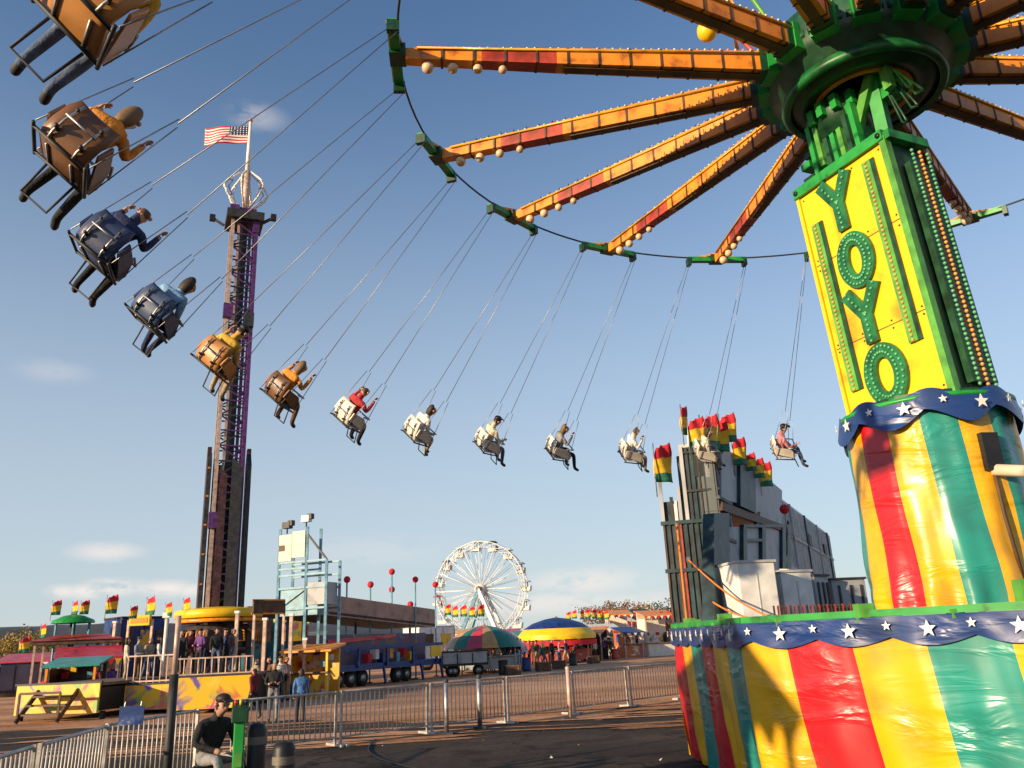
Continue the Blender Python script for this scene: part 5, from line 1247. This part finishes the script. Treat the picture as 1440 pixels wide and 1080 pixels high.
for x, D, k, s_, lab in trees:
    d = ray(x, 900); p = V((d.x*D, d.y*D, 0))
    o = protos[k] if not used[k] else dup(protos[k]); used[k] = True
    o.location = p; o.rotation_euler = (0, 0, random.uniform(0, 6)); o.scale = (s_,)*3; o['label'] = lab; o['group'] = 'autumn trees behind the fairground'

# ------------------------------------------------------------------ crowd barriers
bar0 = None
def barrier(p, q_, label):
    global bar0
    d = V((q_.x-p.x, q_.y-p.y, 0)); a = math.atan2(d.y, d.x)
    if bar0 is None:
        Ln = d.length-.12; root = thing('crowd_barrier', (0, 0, 0), label, 'barrier', 'crowd barriers round the swing ride')
        m = MB(); m.tube([(0, 0, .16), (0, 0, 1.02), (.06, 0, 1.08), (Ln-.06, 0, 1.08), (Ln, 0, 1.02), (Ln, 0, .16)], .024, BARR, 8); m.tube([(0, 0, .18), (Ln, 0, .18)], .02, BARR, 8); m.build('frame', root)
        m = MB()
        for i in range(1, 19): m.tube([(Ln*i/19, 0, .18), (Ln*i/19, 0, 1.08)], .013, BARR, 6)
        m.build('picket', root)
        for t in (.0, 1.0):
            m = MB(); m.box((Ln*t, 0, .03), (.07, .62, .05), BARR); m.beam((Ln*t, 0, .0), (Ln*t, 0, 1.10), .045, .045, BARR); m.build('foot', root)
        root['len'] = 1.0; bar0 = root; o = root
    else: o = dup(bar0, label=label)
    o.location = p; o.rotation_euler = (random.uniform(-.03, .03), 0, a+random.uniform(-.025, .025))
F0, F1 = V((-5.75, 17.02, 0)), V((6.6, 28.55, 0)); nF = 7
labs = ['crowd barrier nearest the dark bollards at the left of the long fence', 'crowd barrier second from the bollards, its pickets over bright dirt', 'crowd barrier in the middle left of the long fence, third from the bollards', 'crowd barrier in front of the red, orange and green tent', 'crowd barrier in front of the blue roofed tent', 'sunlit crowd barrier in front of the distant stalls', 'last crowd barrier, running behind the striped platform skirt']
for i in range(nF): barrier(F0.lerp(F1, i/nF), F0.lerp(F1, (i+1)/nF), labs[i])
L0 = [V((-5.15, 7.6, 0)), V((-5.6, 10.0, 0)), V((-6.0, 12.45, 0)), V((-5.55, 14.8, 0))]
for i, lab in enumerate(('crowd barrier cut by the lower left corner of the picture', 'crowd barrier left of the tall dark pole, with a small navy sign', 'sunlit crowd barrier between the dark pole and the seated man')): barrier(L0[i], L0[i+1], lab)
p = at(185, 1006, 12.0); sg = thing('notice', V((p.x, p.y, p.z)), 'small dark navy notice hung on the crowd barrier at the left', 'sign', rz=1.3-PI/2+.35)
q = MB(); q.box((0, 0, 0), (.30, .02, .22), NAVY); q.build('board', sg); q = MB(); q.tube([(-.1, .01, .1), (-.1, .03, .16)], .006, STEEL, 5); q.tube([(.1, .01, .1), (.1, .03, .16)], .006, STEEL, 5); q.build('hook', sg)
# tall pole in front of the left fence, its lower length thicker and darker
p = at(238, 1040, 12.3); pl = thing('tall_pole', V((p.x, p.y, 0)), 'tall slim dark grey pole standing by the left fence, paler towards its top', 'pole')
zt = at(238, 866, 12.3).z; q = MB(); q.tube([(0, 0, 0), (0, 0, 1.75)], .058, DARK, 12); q.build('lower_shaft', pl); q = MB(); q.tube([(0, 0, 1.75), (0, 0, zt)], .036, TAN, 10); q.build('shaft', pl); q = MB(); q.box((0, 0, .03), (.26, .26, .05), DARK); q.build('base_plate', pl)
# the two posts standing by the fence
for x, yt, D, rr_, lab in ((627, 958, 20.0, .05, 'left one of two plain grey posts standing in the long fence'), (673, 952, 21.0, .058, 'right one of two plain grey posts standing in the long fence'), (798, 940, 22.2, .055, 'pale sunlit post in the long fence before the blue roofed tent')):
    p = at(x, yt, D); q = MB(); q.tube([(0, 0, 0), (0, 0, p.z)], rr_, TAN if x > 700 else STEEL, 10); q.box((0, 0, .03), (.3, .3, .06), DARK); q.ball((0, 0, p.z), rr_*1.2, TAN if x > 700 else DARK, 8, 6)
    tag(q.build('fence_post', None, V((p.x, p.y, 0))), lab, 'post')
# ride control pedestal and bollards
p = at(336, 1040, 11.3); cp = thing('control_pedestal', V((p.x, p.y, 0)), 'green control pedestal with a sloped box head beside the seated man', 'control pedestal', rz=.3)
zt = at(336, 984, 11.3).z
q = MB(); q.box((0, 0, (zt-.25)/2), (.13, .13, zt-.25), GREEN); q.box((0, 0, .02), (.4, .4, .04), DGREEN); q.build('column', cp, bevel=.015)
q = MB(); q.prism([(-.10, -.11, zt-.26), (-.10, .11, zt-.26), (-.10, .11, zt), (-.10, -.11, zt-.1)], (.20, 0, 0), DGREEN); q.build('box_head', cp, bevel=.012)
q = MB()
for k in range(3): q.tube([(-.06+.06*k, -.01, zt-.06), (-.06+.06*k, -.02, zt-.0)], .018, [RBULB, SIGNY, BLACK][k], 10)
q.box((0, -.075, .75), (.09, .02, .16), LGREEN); q.build('button_panel', cp)
for x, yt, D, rr_, lab in ((361, 1016, 11.5, .125, 'taller black bollard right of the green pedestal'), (400, 1042, 10.8, .13, 'shorter black bollard, the right one of two')):
    p = at(x, yt, D); q = MB(); q.lathe([(rr_, 0), (rr_, p.z-.08), (rr_*.8, p.z-.02), (.01, p.z)], BLACK, 20); q.lathe([(rr_+.004, p.z-.25), (rr_+.004, p.z-.16)], mat('bollard_band', (.16, .14, .11), .5), 20); q.lathe([(rr_*1.5, 0), (rr_*1.5, .04), (rr_, .06)], DARK, 20)
    tag(q.build('bollard', None, V((p.x, p.y, 0))), lab, 'bollard', 'black bollards at the gate')

# ------------------------------------------------------------------ people near the fence
SP = sit_pose(False)
for k_, dy, dz in (('wai', .03, -.01), ('che', .09, -.02), ('nb', .16, -.04), ('nk', .19, -.045), ('jaw', .24, -.06), ('hm', .235, -.05), ('ht', .225, -.045), ('nose', .235, -.075)):
    x_, y_, z_ = SP[k_]; SP[k_] = (x_, y_+dy, z_+dz)
for s_ in 'LR':
    x_, y_, z_ = SP['sh'+s_]; SP['sh'+s_] = (x_, y_+.14, z_-.04); x_, y_, z_ = SP['el'+s_]; SP['el'+s_] = (x_*1.1, y_+.08, z_); x_, y_, z_ = SP['wr'+s_]; SP['wr'+s_] = (x_*.7, y_+.05, z_-.03); x_, y_, z_ = SP['ha'+s_]; SP['ha'+s_] = (x_*.55, y_+.07, z_-.05)
SIT = person_mesh('seated_body', SP, 1, True, cap=True)
p = at(293, 1060, 11.8); zs = .64
person(SIT, V((p.x, p.y, zs)), rad(-128), 'black', 'grey', 'seated man in a black jacket, dark cap and grey trousers beside the green pedestal')
stl = thing('bar_stool', V((p.x, p.y, 0)), 'high black stool under the seated man by the fence', 'stool')
q = MB(); q.lathe([(.01, zs-.05), (.17, zs-.05), (.19, zs-.01), (.17, zs+.02), (.01, zs+.02)], BLACK, 20); q.build('seat', stl)
for k in range(4): a = k*PI/2+.5; q = MB(); q.tube([(.12*math.cos(a), .12*math.sin(a), zs-.05), (.21*math.cos(a), .21*math.sin(a), 0)], .016, STEEL, 8); q.build('leg', stl)
q = MB(); q.tube([(.18*math.cos(k*PI/8), .18*math.sin(k*PI/8), .24) for k in range(16)], .011, STEEL, 6, True); q.build('footrest', stl)
MAN = person_mesh('standing_body', stand_pose(.0, 1), 1, True); WOM = person_mesh('standing_body', stand_pose(.25, 0), 1, True, long_hair=True)
WALK = person_mesh('walking_body', stand_pose(1, 0), 1, False); STD = person_mesh('standing_body', stand_pose(.1, 0), 1, False, long_hair=True); ARM = person_mesh('standing_body', stand_pose(.1, 1), 1, False, cap=True)
def by_px(me, x, yb, yt, rz, top, pants, label, group=None, hair=None):
    p = gnd(x, yb); h_ = (at(x, yt, math.hypot(p.x, p.y)).z)
    return person(me, p, rz, top, pants, label, group, h_/1.76, hair)
by_px(MAN, 383, 1016, 930, rad(-165), 'black', 'grey', 'man in a black hoodie and grey trousers standing at the gap in the fence')
by_px(WOM, 422, 1017, 940, rad(15), 'blue', 'black', 'long-haired woman in a blue top and black trousers by the fence')
by_px(WALK, 355, 1012, 938, rad(60), 'maroon', 'black', 'dark figure half hidden at the left of the man in the hoodie')
CR = 'visitors on the midway'
crowd = [(642, 946, 896, 'grey', 'black', 'in a grey top at the left end of the grey game trailer'), (716, 945, 893, 'black', 'jeans', 'in black at the right edge of the striped tent'), (727, 944, 897, 'navy', 'sky', 'in a navy top and light blue trousers beside the striped tent'), (738, 940, 899, 'white', 'jeans', 'in a white top left of the blue roofed tent'), (745, 939, 900, 'red', 'black', 'in a red top left of the blue roofed tent'), (756, 938, 900, 'brown', 'khaki', 'in brown under the left side of the blue roof'),
         (766, 938, 901, 'green', 'jeans', 'in a green top under the blue roof'), (777, 936, 899, 'black', 'black', 'all in black under the middle of the blue roof'), (788, 936, 900, 'pink', 'jeans', 'in a pink top under the blue roof'), (797, 934, 899, 'navy', 'khaki', 'in a navy top at the right side of the blue roof'), (808, 933, 899, 'maroon', 'black', 'in maroon before the red roofed stall'), (818, 932, 899, 'teal', 'jeans', 'in a teal top before the red roofed stall'),
         (830, 930, 898, 'black', 'navy', 'in black and navy left of the white roofed stall'), (838, 929, 899, 'cream', 'brown', 'in a cream top before the white roofed stall'), (850, 928, 898, 'purple', 'black', 'in a purple top before the white roofed stall'), (860, 927, 896, 'brown', 'jeans', 'in a brown top and jeans right of the white roofed stall'), (870, 924, 897, 'red', 'navy', 'in red and navy before the orange topped stall'), (882, 922, 895, 'black', 'khaki', 'in a black top and khaki trousers near the dark peaked stall'),
         (892, 921, 896, 'white', 'black', 'in a white top before the dark peaked stall'), (903, 919, 894, 'grey', 'jeans', 'in a grey top and jeans left of the cream stall'), (918, 920, 890, 'black', 'brown', 'in black and brown before the cream stall'), (928, 919, 890, 'maroon', 'jeans', 'in a maroon top before the cream stall'), (938, 921, 888, 'black', 'grey', 'in a black top nearest the striped platform skirt'), (655, 944, 900, 'navy', 'black', 'in navy and black before the grey game trailer'), (700, 946, 901, 'cream', 'jeans', 'in a cream top and jeans at the tent counter'), (690, 944, 900, 'green', 'black', 'in a green top at the middle of the tent counter')]
crowd += [(710, 943, 897, 'brown', 'black', 'in brown and black just right of the tent counter'), (722, 941, 899, 'black', 'black', 'all in black between the two round tents'), (733, 938, 898, 'maroon', 'navy', 'in maroon and navy between the two round tents'), (751, 936, 901, 'black', 'brown', 'in black and brown under the left edge of the blue roof'), (761, 935, 900, 'navy', 'black', 'in navy under the left half of the blue roof'), (772, 934, 901, 'brown', 'black', 'in brown and black under the blue roof'),
          (783, 934, 899, 'black', 'jeans', 'in a black top and jeans under the blue roof'), (793, 932, 900, 'maroon', 'khaki', 'in maroon and khaki under the right half of the blue roof'), (803, 931, 899, 'green', 'black', 'in green and black at the right end of the blue roof'), (812, 930, 900, 'orange', 'navy', 'in an orange top before the red roofed stall'), (823, 929, 899, 'black', 'khaki', 'in black and khaki right of the red roofed stall'), (834, 927, 898, 'navy', 'brown', 'in navy and brown left of the white roofed stall'),
          (844, 926, 899, 'maroon', 'black', 'in maroon and black before the white roofed stall'), (855, 925, 897, 'black', 'grey', 'in black and grey before the white roofed stall'), (866, 923, 897, 'green', 'khaki', 'in green and khaki before the orange topped stall'), (876, 922, 896, 'navy', 'grey', 'in navy and grey before the orange topped stall'), (887, 920, 896, 'orange', 'black', 'in an orange top before the dark peaked stall'), (898, 919, 895, 'brown', 'navy', 'in brown and navy right of the dark peaked stall'), (910, 918, 893, 'red', 'black', 'in red and black left of the cream stall'), (923, 917, 891, 'navy', 'black', 'in navy and black before the cream stall'), (933, 917, 891, 'cream', 'black', 'in a cream top and black trousers before the cream stall'), (945, 916, 889, 'brown', 'black', 'in brown and black beside the fun house corner')]
for i, (x, yb, yt, t, b, l) in enumerate(crowd):
    by_px([WALK, STD, ARM][i % 3], x, yb, yt, random.uniform(0, 6), t, b, 'visitor '+l, CR)
# people on the decks
DK = 'visitors on the drop tower deck'
for i, (x, D, zf, t, b, l) in enumerate(((256, 37.5, 1.2, 'black', 'black', 'leftmost visitor on the drop tower deck, all in black'), (268, 38, 1.2, 'maroon', 'black', 'visitor in maroon on the left part of the drop tower deck'), (282, 36.8, 1.2, 'purple', 'black', 'visitor in a purple top before the drop tower seats'), (292, 37.2, 1.2, 'brown', 'navy', 'visitor in brown and navy before the drop tower seats'), (305, 36.6, 1.2, 'black', 'jeans', 'visitor in a black top and jeans in the middle of the drop tower deck'), (318, 37.6, 1.2, 'navy', 'black', 'visitor in a navy top near the right end of the drop tower deck'), (328, 37, 1.2, 'brown', 'jeans', 'visitor in a brown top at the right end of the drop tower deck'))):
    d = ray(x, 900); person([STD, WALK, ARM][i % 3], V((d.x*D, d.y*D, zf)), random.uniform(0, 6), t, b, l, DK)
QU = 'visitors queueing between the posts'
for i, (x, D, t, b, l) in enumerate(((362, 35, 'khaki', 'brown', 'queueing visitor in a khaki top under the brown sign board'), (380, 36, 'brown', 'khaki', 'queueing visitor in a brown top behind the man in the hoodie'), (396, 35.5, 'cream', 'jeans', 'queueing visitor in a cream top right of the man in the hoodie'), (404, 37, 'red', 'black', 'queueing visitor in a red top left of the sunlit booth'), (142, 39, 'maroon', 'black', 'visitor in maroon right of the teal awning stall'), (152, 41, 'grey', 'navy', 'visitor in grey and navy left of the short yellow platform'), (163, 40, 'purple', 'black', 'visitor in purple beside the short yellow platform'))):
    d = ray(x, 900); person([WALK, STD, ARM][i % 3], V((d.x*D, d.y*D, 0)), random.uniform(0, 6), t, b, l, QU)
QD = 'visitors on the short yellow platform'
for i, (x, D, t, b, l) in enumerate(((180, 37.5, 'cream', 'khaki', 'visitor in a cream top at the left end of the short yellow platform'), (196, 37, 'grey', 'brown', 'visitor in a grey top in the middle of the short yellow platform'), (212, 38, 'khaki', 'jeans', 'visitor in a khaki top on the short yellow platform'), (225, 37.2, 'white', 'black', 'visitor in a white top at the right end of the short yellow platform'))):
    d = ray(x, 900); person([STD, ARM, WALK][i % 3], V((d.x*D, d.y*D, .98)), random.uniform(0, 6), t, b, l, QD)

# ------------------------------------------------------------------ unseen stall shape, added only to shade the near side of the ride
def shade_stall(c, yaw, w_, dep, h, label):
    return awning_stall('shade_caster', V((c[0], c[1], 0)), w_, dep, h, YEL, WHITE, WHITE, label, 'stall', .5, yaw, 1.1, fringe=[FRED, FYEL])
shade_stall((-8.2, 3.6), -.6, 3.4, 2.6, 4.6, 'unseen stall shape added left of the viewpoint to shade the ride skirt')

# barrels, crates and benches standing about the midway
def barrel(x, y, m, label):
    p = gnd(x, y); q = MB(); q.lathe([(.01, .0), (.27, .0), (.30, .12), (.285, .16), (.30, .45), (.285, .49), (.30, .80), (.31, .84), (.28, .84), (.26, .55), (.01, .5)], m, 18)
    tag(q.build('litter_barrel', None, V((p.x, p.y, 0))), label, 'barrel', 'litter barrels on the midway')
barrel(708, 949, BLACK, 'black litter barrel in front of the round striped tent'); barrel(741, 944, BLUE, 'blue litter barrel left of the blue roofed tent'); barrel(806, 936, BLACK, 'black litter barrel right of the blue roofed tent'); barrel(865, 927, RUST, 'rust red litter barrel before the orange topped stall')
crate0 = None
for x, y, rz, lab in ((764, 944, .3, 'dark wooden crate in front of the left half of the blue roof'), (787, 941, -.2, 'dark wooden crate in front of the right half of the blue roof'), (835, 933, .5, 'dark wooden crate before the white roofed stall'), (722, 949, .1, 'dark wooden crate between the round striped tent and the blue barrel'), (905, 922, .2, 'dark wooden crate before the cream stall')):
    p = gnd(x, y)
    if crate0 is None:
        crate0 = o = thing('equipment_crate', (0, 0, 0), lab, 'crate', 'crates on the midway')
        q = MB(); q.box((0, 0, .45), (1.5, .9, .8), BROWN); q.build('body', o, bevel=.02)
        q = MB(); q.box((0, 0, .88), (1.56, .96, .07), WOOD); q.build('lid', o)
        for sx in (-.5, .5): q = MB(); q.box((sx, 0, .03), (.12, .9, .06), DARK); q.build('skid', o)
        for sx in (-.5, .5): q = MB(); q.box((sx, -.465, .45), (.1, .03, .78), WOOD); q.build('batten', o)
    else: o = dup(crate0, label=lab)
    o.location = p; o.rotation_euler = (0, 0, rz); o.scale = (.6,)*3
